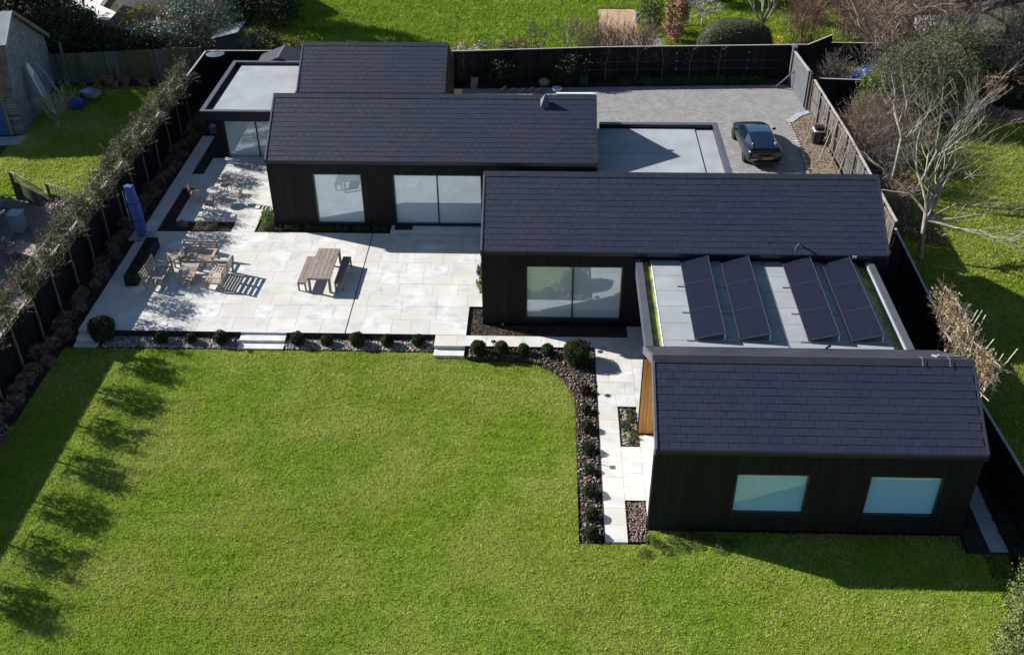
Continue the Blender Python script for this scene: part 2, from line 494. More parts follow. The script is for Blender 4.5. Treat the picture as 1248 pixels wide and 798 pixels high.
def blades(name, mat, n, xr, yr, keep, zf, h=(.018, .052), wd=(.006, .016), label=None, maxlean=1.3):
    x = nrg.uniform(*xr, n); y = nrg.uniform(*yr, n)
    # clump the blades so that the turf looks tufty
    k = nrg.integers(0, 3, n)
    cx = x + nrg.normal(0, .012, n); cy = y + nrg.normal(0, .012, n)
    # grow denser clumps on a jittered pattern
    ph = .35 * np.sin(cx * 21.3 + 2.6 * np.sin(cy * 13.7)) * np.sin(cy * 23.1 + 2.7 * np.sin(cx * 12.9)) + .3 * np.sin(cx * 8.3 + 2.1 * np.sin(cy * 6.1)) * np.sin(cy * 7.1 + 1.9 * np.sin(cx * 5.3)) + .34 * np.sin(cy * 9.5 + 2.2 * np.sin(cx * .22)) * (.6 + .4 * np.sin(cx * .5 + cy * .3))
    ok = keep(cx, cy)
    cx, cy, ph = cx[ok], cy[ok], ph[ok]
    n = len(cx)
    z = zf(cx, cy)
    cell = nrg.uniform(.45, 1.65, (512, 512))
    ph = .55 * ph + cell[(np.floor(cx / .085 + 900 + .5 * np.sin(cy * 17)).astype(int)) % 512, (np.floor(cy / .10 + .5 * np.sin(cx * 19)).astype(int)) % 512] - 1
    hh = nrg.uniform(*h, n) * np.maximum(.25, 1 + .95 * ph)
    ww = nrg.uniform(*wd, n)
    a = nrg.uniform(0, 2 * np.pi, n)
    lean = nrg.uniform(0, maxlean, n) * hh
    la = nrg.uniform(0, 2 * np.pi, n)
    P = np.empty((n, 3, 3), np.float32)
    dx, dy = np.cos(a) * ww, np.sin(a) * ww
    P[:, 0] = np.stack([cx - dx, cy - dy, z - .005], 1)
    P[:, 1] = np.stack([cx + dx, cy + dy, z - .005], 1)
    P[:, 2] = np.stack([cx + np.cos(la) * lean, cy + np.sin(la) * lean, z + hh], 1)
    o = link(name, np_mesh(name, P.reshape(-1, 3), np.arange(3 * n), 3, mat), None, 'stuff')
    o['label'] = label; o['category'] = 'grass'
    return o
def np_sstep(a, b, x):
    t = np.clip((x - a) / (b - a), 0, 1); return t * t * (3 - 2 * t)
def np_lawnz(x, y): return -0.30 + 0.27 * np_sstep(33, 24, y) * np_sstep(-7, 2, x)
_lt = np.vectorize(lawn_top)
blades('grass', 'blade', 1500000, (-19.75, 14.8), (13.8, 33.8),
       lambda x, y: y < _lt(x) - .01, np_lawnz, label='short mown grass of the main lawn in front of the house')

# neighbouring lawns
def sheet(name, poly, z, m):
    mb = MB(); mb.add([(x, y, z) for x, y in poly], [tuple(range(len(poly)))])
    return struct(name, mb, m)
sheet('neighbour_lawn', [(-29.5, 46.2), (-21.3, 45.6), (-21.3, 60.5), (-30.6, 60.5)], .0, 'lawn')
sheet('side_lawn', [(15.9, 14), (60, 14), (60, 56.2), (24.6, 56.2), (17.5, 48), (15.9, 44)], .0, 'lawn')
sheet('back_lawn', [(-20.5, 63.5), (20, 63.5), (24, 72.8), (24, 110), (-24, 110)], .0, 'meadow')
blades('grass', 'blade', 190000, (-29.4, -21.4), (46.2, 60.4), lambda x, y: y > 46.2 - (x + 29.5) * .07, lambda x, y: x * 0, h=(.05, .10), wd=(.012, .024), label='rough grass of the neighbouring lawn beyond the long black fence')
blades('grass', 'blade_dry', 300000, (16.0, 31), (27, 56), lambda x, y: (x > 16 + np.maximum(0, y - 44) * .36), lambda x, y: x * 0, h=(.05, .10), wd=(.012, .024), label='mown grass of the garden beyond the bare white tree')
blades('grass', 'blade_lush', 420000, (-20, 21), (63.7, 80), lambda x, y: ~((x > 3.5) & (x < 7.9) & (y < np.where(x < 6.3, 75.6, 69.7))), lambda x, y: x * 0, h=(.06, .20), wd=(.02, .04), label='lush tussocky grass of the garden behind the back fence')

# soil under the beds, and the bands of gravel
struct('planting_bed', MB().prism([(-20.95, 8), (-19.8, 8), (-19.8, 34.2), (-19.45, 34.3), (-19.45, 61.2), (-20.95, 61.2)], -.48, -.16), 'soil')
struct('side_bed', MB().box(13.62, 15.55, 23.2, 42, -.46, -.05), 'soil')
struct('gravel_bed', MB().box(-18.35, -4.5, 33.815, 34.64, -.48, -.29), 'soil')
struct('gravel_bed', MB().prism([(-3.02, 33.86), (-3.05, 33.30)] + [(a, b + .01) for a, b in CURVE[1:-1]] + [(1.23, 23.36), (2.04, 23.36), (2.04, 33.86)], -.47, -.10), 'soil')
struct('shingle_bed', MB().box(-3.18, 3.44, 34.66, 35.5, -.4, -.07).box(-3.18, -2.52, 35.5, 36.7, -.4, -.07), 'mulch')
struct('shingle_bed', MB().box(2.82, 3.5, 27.99, 30.16, -.4, -.05), 'mulch')
struct('shingle_bed', MB().box(2.82, 3.5, 23.3, 25.24, -.4, -.05), 'mulch')
struct('planting_bed', MB().prism([(-18.70, 43.02), (-15.1, 43.02), (-15.1, 43.84), (-18.08, 43.84), (-18.08, 47.3), (-18.70, 47.3)], -.4, -.06), 'soil')
struct('planting_bed', MB().box(-18.68, -17.55, 48.86, 56, -.4, -.06), 'soil')
struct('planting_bed', MB().box(-13.92, -7.42, 42.86, 43.42, -.4, -.05).box(-13.92, -13.0, 43.42, 44.5, -.4, -.05), 'soil')
struct('border_bed', MB().prism([(13.72, 56.0), (13.78, 53.5), (13.78, 51.4), (13.6, 49.3), (13.5, 42), (15.4, 42), (15.4, 57.3), (14.6, 57.0)], -.3, .03), 'bed_soil')

def stones(name, n, poly_test, xr, yr, zf, size, label, mat='stone'):
    x = nrg.uniform(*xr, n); y = nrg.uniform(*yr, n)
    ok = poly_test(x, y); x, y = x[ok], y[ok]; n = len(x)
    base = np.array([(1, 0, 0), (0, 1, 0), (-1, 0, 0), (0, -1, 0), (0, 0, .75), (0, 0, -.6)], float)
    fc = np.array([(0, 1, 4), (1, 2, 4), (2, 3, 4), (3, 0, 4), (1, 0, 5), (2, 1, 5), (3, 2, 5), (0, 3, 5)])
    s = nrg.uniform(*size, n)[:, None, None] * nrg.uniform(.6, 1.25, (n, 1, 3))
    a = nrg.uniform(0, 6.28, n); t = nrg.uniform(-.5, .5, n)
    p = (base[None] + nrg.normal(0, .14, (n, 6, 3))) * s
    c, si = np.cos(t)[:, None], np.sin(t)[:, None]
    p = np.stack([p[..., 0] * c - p[..., 2] * si, p[..., 1], p[..., 0] * si + p[..., 2] * c], -1)
    c, si = np.cos(a)[:, None], np.sin(a)[:, None]
    p = np.stack([p[..., 0] * c - p[..., 1] * si, p[..., 0] * si + p[..., 1] * c, p[..., 2]], -1)
    p += np.stack([x, y, zf(x, y) + nrg.uniform(0, .03, n)], 1)[:, None]
    lp = (fc[None] + (np.arange(n) * 6)[:, None, None]).ravel()
    o = link(name, np_mesh(name, p.reshape(-1, 3), lp, 3, mat), None, 'stuff')
    o['label'] = label; o['category'] = 'gravel'
    return o
stones('gravel', 5200, lambda x, y: ~((x > -12.6) & (x < -10.6)), (-18.2, -4.55), (33.86, 34.6), lambda x, y: x * 0 - .28, (.035, .075), 'pale pink stones in the strip under the patio edge')
stones('gravel', 5600, lambda x, y: (y > np.where(x < -.7, 33.26, np.where(x < 1.0, 33.3 - (x + .7) * .85, 23.4))) & (x < 2.02) & ((x > 1.27) | (y > 31.3)), (-3.0, 2.02), (23.4, 33.84), lambda x, y: x * 0 - .09, (.03, .068), 'reddish brown stone chippings round the curved lawn corner', 'plum')
stones('gravel', 500, lambda x, y: x > 0, (2.84, 3.46), (28.0, 30.1), lambda x, y: x * 0 - .04, (.03, .06), 'grey stones in the small bed by the porch')
stones('gravel', 500, lambda x, y: x > 0, (2.84, 3.46), (23.4, 25.2), lambda x, y: x * 0 - .04, (.03, .06), 'brown pink stones in the small bed at the path end', 'plum')
stones('gravel', 2600, lambda x, y: (y < 35.45) | (x < -2.55), (-3.15, 3.4), (34.7, 36.65), lambda x, y: x * 0 - .06, (.02, .04), 'fine brown shingle round the foot of the middle wing', 'mulch')
stones('gravel', 900, lambda x, y: x > 0, (13.9, 15.3), (44, 56.5), lambda x, y: x * 0 + .03, (.02, .05), 'loose stones on the dry border by the grey fence', 'bed_soil')

# ------------------------------------------------------------------ patio and paths
def paving(name, rects, row, lens, ztop, seedname, base_z=-.45, per=None):
    b = MB()
    for x0, x1, y0, y1 in rects: b.box(x0, x1, y0, y1, base_z, ztop - .035)
    root = struct(name, b, 'joint')
    unit = MB().box(-.5, .5, -.5, .5, -.5, .5).mesh('paving_slab', 'slab')
    rr = random.Random(seedname)
    for x0, x1, y0, y1 in rects:
        n = max(1, round((y1 - y0) / row)); rh = (y1 - y0) / n
        for j in range(n):
            x = x0
            first = True
            while x < x1 - .02:
                L = rr.choice(lens) * (rr.uniform(.4, 1) if first else 1); first = False
                e = x + L
                if x1 - e < .35: e = x1
                e = min(e, x1)
                o = bpy.data.objects.new('paving_slab', unit); COL.objects.link(o)
                o.parent = root
                o.scale = (e - x - .009, rh - .009, .05)
                o.location = ((x + e) / 2, y0 + (j + .5) * rh, ztop - .025 + rr.uniform(-.002, .002))
                o.rotation_euler = (rr.uniform(-.002, .002), rr.uniform(-.002, .002), 0)
                x = e
    return root
patio = paving('patio', [(-19.41, -8.243, 34.64, 36.7), (-8.203, -3.2, 34.64, 36.7), (-19.41, -8.243, 36.7, 42.84), (-8.203, -2.6, 36.7, 42.84), (-19.41, -18.72, 42.84, 53.5), (-18.06, -13.95, 43.86, 50.72),
                         (-15.08, -13.95, 42.84, 43.86), (-18.72, -18.06, 47.32, 48.84), (-13.95, -13.05, 44.52, 50.72)], .86, (.8, 1.1, 1.3, 1.5), 0.0, 5)
MB().box(-8.234, -8.212, 34.66, 42.8, -.03, -.006).build('slot_drain', 'edging', patio)
gpath = paving('garden_path', [(-4.46, 2.06, 33.88, 34.62), (2.06, 3.5, 30.18, 34.62), (3.44, 3.5, 34.62, 35.42), (2.06, 2.8, 23.38, 30.18), (2.8, 3.5, 25.26, 27.97), (3.5, 4.85, 24.42, 28.6), (3.5, 5.35, 29.06, 35.42)], .74, (.74, 1.2, 1.5), 0.003, 9)
# steps down to the lawn
for x0, x1, nm in ((-12.55, -10.66, 'a'), (-4.45, -3.22, 'b'), (-19.35, -18.4, 'c')):
    if nm != 'b':
        MB().box(x0, x1, 34.22, 34.63, -.44, -.10).build('step', 'step', patio)
    MB().box(x0, x1, 33.82, 34.22 if nm != 'b' else 33.87, -.46, -.22).build('step', 'step', patio)
MB().box(-4.45, -3.22, 33.45, 33.86, -.46, -.16).build('step', 'step', gpath)
# steel edging along the beds
e = MB()
e.box(-18.4, -12.56, 34.625, 34.637, -.4, .02).box(-10.65, -4.47, 34.625, 34.637, -.4, .02)
e.build('bed_edging', 'edging', patio)
e = MB().box(2.042, 2.056, 23.36, 33.86, -.4, .02).box(-3.19, 2.05, 33.862, 33.874, -.4, .02)
for x0, x1, y0, y1 in ((2.805, 3.495, 27.975, 30.175), (2.805, 3.495, 23.38, 25.255)):
    e.box(x0, x0 + .015, y0, y1, -.3, .03).box(x0, x1, y1 - .015, y1, -.3, .03).box(x0, x1, y0, y0 + .015, -.3, .03)
e.box(-3.198, -3.18, 34.66, 36.7, -.3, .03).box(-3.198, -2.6, 36.68, 36.695, -.3, .03)
e.build('bed_edging', 'edging', gpath)
MB().box(-19.80, -19.785, 8, 33.85, -.42, -.12).build('bed_edging', 'edging', bpy.data.objects['lawn'])
# step slab below the sliding doors with its mat
MB().box(-7.38, -2.62, 42.846, 43.38, -.3, .14).build('step', 'step', patio)
MB().box(-7.2, -6.35, 42.95, 43.34, .142, .158).build('door_mat', 'black_plastic', patio)
MB().box(-17.4, -14.0, 50.3, 50.72, -.2, .10).build('step', 'step', patio)
# block paved driveway and the right hand side path
struct('driveway', MB().prism([(-5.2, 44.0), (13.5, 44.0), (13.6, 49.3), (13.78, 51.4), (13.78, 53.5), (13.72, 56.0), (14.6, 57.0), (15.3, 57.4), (15.2, 61.5), (-5.2, 60.55)], -.3, 0), 'blocks')
for i in range(24):
    y = 49.0 + i * .31
    x = 13.66 + .16 * sstep(49, 52, y)
    MB().obox((x + .06, y, .035), (.14, .20, .09), (0, 0, rnd.uniform(-.3, .3) + .55)).build('granite_sett', 'granite', bpy.data.objects['driveway'])
MB().prism([(13.72, 56.03), (14.55, 57.08), (15.3, 57.5), (15.3, 57.1), (14.75, 56.7), (14.05, 55.75)], .001, .07).build('kerb_stone', 'slab_grey', bpy.data.objects['driveway'])
for i in range(4):
    y0 = 23.3 + i * .9
    MB().box(14.3 + .0 * i, 14.86, y0 + .006, y0 + .894, -.3, -.02).build('paving_slab', 'slab_grey', bpy.data.objects['side_bed'])

struct('planting_bed', MB().prism([(-5.2, 60.56), (15.2, 61.51), (15.4, 62.05), (-5.2, 62.05)], -.3, -.03), 'soil')
# ------------------------------------------------------------------ house
P = .604
house = thing('house', 'single storey house of black boarded wings with dark slate gable roofs and flat roofs between', 'house', (0, 36, 0))
PITCH = math.atan(P)

def hpart(mb, name, m, parent=None, kind=None, label=None, smooth=False):
    return mb.build(name, m, parent or house, smooth, kind, label)

def rect_minus(u0, u1, v0, v1, holes):
    """rectangle minus rectangular holes as a list of rectangles"""
    us = sorted({u0, u1, *[h[0] for h in holes], *[h[1] for h in holes]})
    out = []
    for a, b in zip(us, us[1:]):
        c = (a + b) / 2
        cut = sorted((h[2], h[3]) for h in holes if h[0] < c < h[1])
        v = v0
        for p, q in cut:
            if p > v: out.append((a, b, v, p))
            v = max(v, q)
        if v < v1: out.append((a, b, v, v1))
    return out

def front_wall(x0, x1, y, zt, holes, z0=0.0, th=.3):
    w = MB()
    for a, b, c, d in rect_minus(x0, x1, z0, zt, holes): w.box(a, b, y + .03, y + th, c, d)
    c = MB()
    n = round((x1 - x0) / .145); bw = (x1 - x0) / n
    for i in range(n):
        a = x0 + i * bw; b = a + bw - .008
        hs = [(max(a, h[0]), min(b, h[1]), h[2], h[3]) for h in holes if h[0] < b and h[1] > a]
        for p, q, r, s in rect_minus(a, b, z0 + .02, zt, hs):
            if q - p > .004: c.box(p, q, y + rnd.uniform(-.006, .004), y + .034, r, s)
    return w, c

def side_wall(x, y0, y1, ztf, sgn, z0=0.0, th=.3):
    """boarded wall facing -x (sgn -1) or +x, its top following ztf(y)"""
    w, c = MB(), MB()
    n = round((y1 - y0) / .145); bw = (y1 - y0) / n
    for i in range(n):
        a = y0 + i * bw; b = a + bw - .012
        o = rnd.uniform(-.004, .006)
        xa, xb = (x - o, x + .034) if sgn < 0 else (x - .034, x + o)
        za, zb = ztf(a), ztf(b)
        c.add([(xa, a, z0), (xb, a, z0), (xb, b, z0), (xa, b, z0), (xa, a, za), (xb, a, za), (xb, b, zb), (xa, b, zb)],
              [(3, 2, 1, 0), (4, 5, 6, 7), (0, 1, 5, 4), (1, 2, 6, 5), (2, 3, 7, 6), (3, 0, 4, 7)])
    m = (y0 + y1) / 2
    xa, xb = (x + .03, x + th) if sgn < 0 else (x - th, x - .03)
    ys = [y0, m, y1]
    w.prismx([(y0, z0), (y1, z0), (y1, ztf(y1)), (m, ztf(m)), (y0, ztf(y0))], xa, xb)
    return w, c

def window(x0, x1, z0, z1, y, mull=(), m='pane', depth=.10):
    fr = MB(); t = .05
    fr.box(x0, x1, y - .012, y + depth + .06, z0, z0 + t).box(x0, x1, y - .012, y + depth + .06, z1 - t, z1)
    fr.box(x0, x0 + t, y - .01, y + depth + .06, z0 + t, z1 - t).box(x1 - t, x1, y - .01, y + depth + .06, z0 + t, z1 - t)
    for q in mull: fr.box(q - .03, q + .03, y + .03, y + depth + .05, z0 + t, z1 - t)
    wn = hpart(fr, 'window', 'frame')
    ed = [x0 + t] + [q for q in mull] + [x1 - t]
    for i, (a, b) in enumerate(zip(ed, ed[1:])):
        pa = MB().box(a + (.03 if i else 0), b - (.03 if i < len(ed) - 2 else 0), y + depth, y + depth + .02, z0 + t, z1 - t)
        hpart(pa, 'pane', m, wn)
    MB().box(x0 - .04, x1 + .04, y - .06, y + .02, z0 - .04, z0 - .003).build('sill', 'frame', wn)
    return wn

SLATE = {}
def slate_mesh():
    if 'm' not in SLATE:
        SLATE['m'] = MB().box(-.5, .5, 0, 1, 0, 1).mesh('slate', 'slate')
    return SLATE['m']

def gable_roof(xl, xr, yf, yr, ze, individual, courses=None, expo=.265, sw=.36):
    """slate covered gable roof: slab, slates on the front slope, ridge, verge and gutter"""
    zr = ze + P * (yr - yf); yb = 2 * yr - yf
    t = .16
    s = MB()
    s.prismx([(yf, ze - .02), (yr, zr - .02), (yb, ze - .02), (yb, ze - .02 - t), (yr, zr - .02 - t * 1.15), (yf, ze - .02 - t)], xl + .03, xr - .03)
    rf = hpart(s, 'roof', 'underlay')
    SL = math.hypot(yr - yf, zr - ze)
    cap = .22
    n = round((SL - cap) / expo); ex = (SL - cap) / n
    tilt = .010 / (ex * 1.12)
    J = MB()
    cnt = 0
    off = origin(rf)
    up = Vector((0, math.cos(PITCH), math.sin(PITCH))); nm = Vector((0, -math.sin(PITCH), math.cos(PITCH)))
    for c in range(n):
        x = xl + .06 - (sw / 2 if c % 2 else 0)
        while x < xr - .06:
            wd = sw
            a, b = max(x, xl + .06), min(x + wd, xr - .06)
            x += wd
            if b - a < .05: continue
            p0 = Vector(((a + b) / 2, yf, ze)) + up * (c * ex - .03) + nm * .012
            th = .007 + rnd.uniform(0, .004)
            rot = PITCH - tilt + rnd.uniform(-.008, .008)
            ln = ex * 1.12
            rz = rnd.uniform(-.006, .006)
            if individual:
                o = bpy.data.objects.new('slate', slate_mesh()); COL.objects.link(o); o.parent = rf
                o.location = p0 - off; o.rotation_euler = (rot, rnd.uniform(-.004, .004), rz); o.scale = (b - a - .010, ln, th)
                cnt += 1
            else:
                m = Euler((rot, rnd.uniform(-.004, .004), rz)).to_matrix()
                hw = (b - a - .010) / 2
                V = [p0 + m @ Vector(q) for q in ((-hw, 0, 0), (hw, 0, 0), (hw, ln, 0), (-hw, ln, 0), (-hw, 0, th), (hw, 0, th), (hw, ln, th), (-hw, ln, th))]
                J.add(V, [(4, 5, 6, 7), (0, 1, 5, 4), (1, 2, 6, 5), (3, 0, 4, 7)])
    if not individual: hpart(J, 'slates', 'slate', rf, 'stuff')
    # back slope covering
    bk = MB()
    upb = Vector((0, -math.cos(PITCH), math.sin(PITCH))); nb = Vector((0, math.sin(PITCH), math.cos(PITCH)))
    for c in range(n):
        p = Vector((0, yb, ze)) + upb * (c * ex) + nb * .004
        q = p + upb * ex * 1.02
        bk.quad((xl + .05, *(p + nb * .025).yz), (xl + .05, *(q + nb * .006).yz), (xr - .05, *(q + nb * .006).yz), (xr - .05, *(p + nb * .025).yz))
        bk.quad((xl + .05, *p.yz), (xl + .05, *(p + nb * .025).yz), (xr - .05, *(p + nb * .025).yz), (xr - .05, *p.yz))
    hpart(bk, 'back_slope', 'roof_metal', rf)
    # ridge capping in lengths
    L = 2.4; k = max(1, round((xr - xl) / L)); L = (xr - xl) / k
    for i in range(k):
        a, b = xl + i * L + .004, xl + (i + 1) * L - .004
        f1 = Vector((0, yr, zr)) - up * cap; b1 = Vector((0, yr, zr)) - upb * cap
        h = .040
        poly = [(f1 + nm * .03).yz, (Vector((0, yr, zr)) + Vector((0, 0, 1)) * .055).yz, (b1 + nb * .03).yz, (b1 + nb * .006).yz, (yr, zr + .012), (f1 + nm * .006).yz]
        hpart(MB().prismx([tuple(p) for p in poly], a, b), 'ridge_cap', 'roof_metal', rf)
    # verges: sunlit tone painted into the left ones, right ones darker
    for x0, x1 in ((xl - .02, xl + .055), (xr - .055, xr + .02)):
        v = MB()
        for A, B, nn in (((yf - .02, ze), (yr, zr), nm), ((yb + .02, ze), (yr, zr), nb)):
            A, B = Vector((0, *A)), Vector((0, *B))
            v.prismx([tuple((A + nn * .034).yz), tuple((B + nn * .034).yz), tuple((B - Vector((0, 0, .30))).yz), tuple((A - Vector((0, 0, .26))).yz)], x0, x1)
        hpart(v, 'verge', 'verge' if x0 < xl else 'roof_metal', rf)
    gt = MB().box(xl, xr, yf - .09, yf - .005, ze - .15, ze - .01)
    hpart(gt, 'gutter', 'gutter', rf)
    hpart(MB().box(xl, xr, yb + .005, yb + .09, ze - .15, ze - .01), 'gutter', 'gutter', rf)
    return rf

def wing(xl, xr, yf, yr, ze, holes, individual=False, porch=False):
    yb = 2 * yr - yf
    wf, wb = yf + .1, yb - .1
    zt = ze - .17
    w, c = front_wall(xl + .001, xr - .001, wf, zt, holes)
    zg = lambda y: ze - .2 + P * (min(y, 2 * yr - y) - yf)
    w.box(xl + .001, xr - .001, wb - .3, wb, 0, zt)
    hpart(w, 'wall', 'wall_core'); hpart(c, 'cladding', 'black_board', None, 'stuff')
    if not porch:
        w2, c2 = side_wall(xl, wf + .01, wb - .01, zg, -1)
        hpart(w2, 'wall', 'wall_core'); hpart(c2, 'cladding', 'black_board', None, 'stuff')
    w3, c3 = side_wall(xr, wf + .01, wb - .01, zg, 1)
    hpart(w3, 'wall', 'wall_core'); hpart(c3, 'cladding', 'black_board', None, 'stuff')
    gable_roof(xl, xr, yf, yr, ze, individual)

# the four gabled wings, nearest first
D = (3.466, 13.527, 23.909, 26.521, 3.563)
C = (-2.556, 13.52, 35.40, 38.507, 3.615)
B = (-13.028, 2.33, 43.299, 46.46, 3.58)
A = (-13.181, -5.372, 51.331, 54.074, 3.575)
wing(*D, [(6.07, 8.37, .76, 2.51), (10.21, 12.51, .76, 2.51)], True, porch=True)
wing(*C, [(-.75, 3.15, .26, 2.87)])
wing(*B, [(-10.92, -8.62, .20, 2.86), (-7.15, -3.0, .20, 2.85)])
wing(*A, [])
window(6.07, 8.37, .76, 2.51, D[2] + .1, (), 'pane_teal')
window(10.21, 12.51, .76, 2.51, D[2] + .1, (), 'pane_teal')
window(-.75, 3.15, .26, 2.87, C[2] + .1, (1.15,))
window(-10.92, -8.62, .20, 2.86, B[2] + .1)
window(-7.15, -3.0, .20, 2.85, B[2] + .1, (-5.09,))
# porch in the left gable of the front wing: cedar cheeks and a recessed glazed wall
xl, xr, yf, yr, ze = D
yb = 2 * yr - yf
zg = lambda y: ze - .24 + P * (min(y, 2 * yr - y) - yf)
for y0, y1, nm in ((yf + .405, yf + .44, 'n'), (yb - .44, yb - .405, 'f')):
    pc = MB()
    for i in range(11):
        a = xl + .02 + i * .12
        pc.box(a, a + .112, y0, y1, .006, ze - .22)
    hpart(pc, 'porch_lining', 'cedar', None, None, 'golden cedar boards lining the gable porch')
w2, c2 = side_wall(xl + 1.35, yf + .45, yb - .45, zg, -1, 0, .2)
hpart(w2, 'wall', 'wall_core'); hpart(c2, 'porch_lining', 'cedar')
hpart(MB().box(xl + 1.29, xl + 1.315, yf + 1.2, yb - 1.2, .05, 2.5), 'glass_door', 'pane')

# flat roofs
def flat_roof(x0, x1, y0, y1, zt, drop, rim, deck=None, m='flat', sides=('l', 'r', 'f', 'b'), walls=True):
    if deck is None: deck = (x0 + rim, x1 - rim, y0 + rim, y1 - rim)
    d = hpart(MB().box(*deck, zt - drop - .12, zt - drop), 'flat_roof', m)
    for m_, za, zb, g_ in (('gutter', zt - .42, zt - .043, .02), ('parapet', zt - .04, zt, 0)):
        b = MB()
        if 'l' in sides: b.box(x0 + g_, x0 + rim - g_ / 2, y0 + g_, y1 - g_, za, zb)
        if 'r' in sides: b.box(x1 - rim + g_ / 2, x1 - g_, y0 + g_, y1 - g_, za, zb)
        if 'f' in sides: b.box(x0 + rim + .001, x1 - rim - .001, y0 + g_, y0 + rim - g_ / 2, za, zb - .002)
        if 'b' in sides: b.box(x0 + rim + .001, x1 - rim - .001, y1 - rim + g_ / 2, y1 - g_, za, zb - .002)
        hpart(b, 'coping' if m_ == 'parapet' else 'fascia', m_, d, 'stuff')
    return d
# roof over the back left room, with a deep front canopy
d = flat_roof(-17.86, -13.2, 49.4, 56.45, 3.3, .16, .23, deck=(-17.32, -13.19, 49.86, 56.05))
for q_ in ((-17.63, -17.32, 49.63, 56.22), (-17.32, -13.19, 49.63, 49.86), (-17.32, -13.19, 56.05, 56.22)): hpart(MB().box(*q_, 3.0, 3.04), 'gutter_channel', 'gutter', d)
w, c = front_wall(-17.6, -13.05, 50.72, 2.9, [(-17.16, -13.3, .04, 2.2)])
hpart(w, 'wall', 'wall_core'); hpart(c, 'cladding', 'black_board', None, 'stuff')
hpart(MB().box(-17.6, -17.3, 51.05, 56.2, 0, 2.9), 'wall', 'wall_core')
hpart(MB().box(-17.84, -13.2, 49.42, 50.72, 2.78, 2.875), 'canopy_soffit', 'gutter')
window(-17.16, -13.3, .04, 2.2, 50.72, (-15.46,))
rl = hpart(MB().prismy([(-16.75, 2.9), (-15.3, 3.48), (-13.3, 2.75), (-13.3, 2.6), (-16.75, 2.75)], 56.48, 58.5), 'roof', 'roof_metal')
hpart(MB().prismy([(-15.42, 3.44), (-15.3, 3.50), (-15.18, 3.44)], 56.47, 58.52), 'ridge_cap', 'parapet', rl)
hpart(MB().box(-16.6, -13.4, 56.5, 58.4, 0, 2.6), 'wall', 'wall_core')
for q in range(1, 5):
    hpart(MB().box(-17.3, -13.22, 49.97 + q * 1.15, 50.015 + q * 1.15, 2.9605, 2.9645), 'lap_joint', 'stain', d)
# garage and link roof
d = flat_roof(2.36, 8.5, 41.5, 48.45, 3.3, .2, .26, deck=(2.36, 7.35, 41.5, 48.1), sides=('r', 'b'))
hpart(MB().box(7.42, 8.24, 41.5, 48.1, 2.90, 3.06), 'gutter_channel', 'flat', d)
hpart(MB().box(7.35, 7.42, 41.5, 47.6, 2.85, 2.92), 'gutter_channel', 'gutter', d)
hpart(MB().lathe([(.62, 0), (.62, .004)], (5.9, 46.9, 3.041), 28), 'water_stain', 'stain', d)
hpart(MB().box(3.6, 5.3, 44.35, 45.1, 3.041, 3.046), 'patch', 'stain', d)
hpart(MB().box(2.36, 2.42, 41.5, 43.25, 3.1, 3.15).box(2.42, 6.2, 45.3, 45.34, 3.1, 3.106), 'lap_joint', 'verge', d)
d2 = hpart(MB().box(-1.3, 2.355, 41.5, 43.38, 2.9, 3.1), 'flat_roof', 'flat')
hpart(MB().box(-1.5, -1.3, 41.5, 43.3, 2.7, 3.18), 'parapet', 'parapet', d2)
hpart(MB().box(-1.4, 2.33, 41.6, 41.9, 0, 2.9).box(-1.4, -1.1, 41.9, 43.3, 0, 2.9), 'wall', 'wall_core')
hpart(MB().box(8.1, 8.4, 41.6, 48.3, 0, 2.9).box(2.36, 8.1, 48.0, 48.3, 0, 2.9), 'wall', 'wall_core')
# solar roof between the two right hand wings
hpart(MB().box(4.24, 12.3, 29.0, 35.48, 2.95, 3.20), 'flat_roof', 'flat', None)
so = [o for o in house.children if o.name.startswith('flat_roof')][-1]
hpart(MB().box(3.60, 3.86, 29.22, 35.40, 2.80, 3.30), 'parapet', 'parapet', so)
hpart(MB().box(12.68, 12.93, 29.22, 35.44, 2.86, 3.34), 'parapet', 'parapet', so)
hpart(MB().box(3.61, 5.4, 29.06, 35.42, 2.74, 2.795), 'canopy_soffit', 'gutter', so)
hpart(MB().box(3.862, 4.238, 29.1, 35.47, 2.8, 3.15), 'gutter_channel', 'algae', so)
hpart(MB().box(12.302, 12.678, 29.1, 35.47, 2.8, 3.0), 'gutter_channel', 'algae', so)
hpart(MB().box(4.205, 4.236, 29.1, 35.45, 3.152, 3.215), 'upstand', 'white_metal', so)
hpart(MB().box(12.652, 12.676, 29.22, 35.4, 2.955, 3.29), 'upstand', 'flat', so)
for q in range(1, 6):
    hpart(MB().box(4.26, 12.28, 29.0 + q * 1.07, 29.045 + q * 1.07, 3.2005, 3.2045), 'lap_joint', 'stain', so)
hpart(MB().box(8.62, 8.66, 29.1, 35.48, 3.201, 3.215), 'lap_joint', 'verge', so)
w2, c2 = side_wall(5.4, 29.06, 35.45, lambda y: 2.92, -1)
hpart(w2, 'wall', 'wall_core'); hpart(c2, 'cladding', 'black_board', None, 'stuff')
w2, c2 = side_wall(12.86, 29.1, 35.45, lambda y: 2.95, 1)
hpart(w2, 'wall', 'wall_core'); hpart(c2, 'cladding', 'black_board', None, 'stuff')
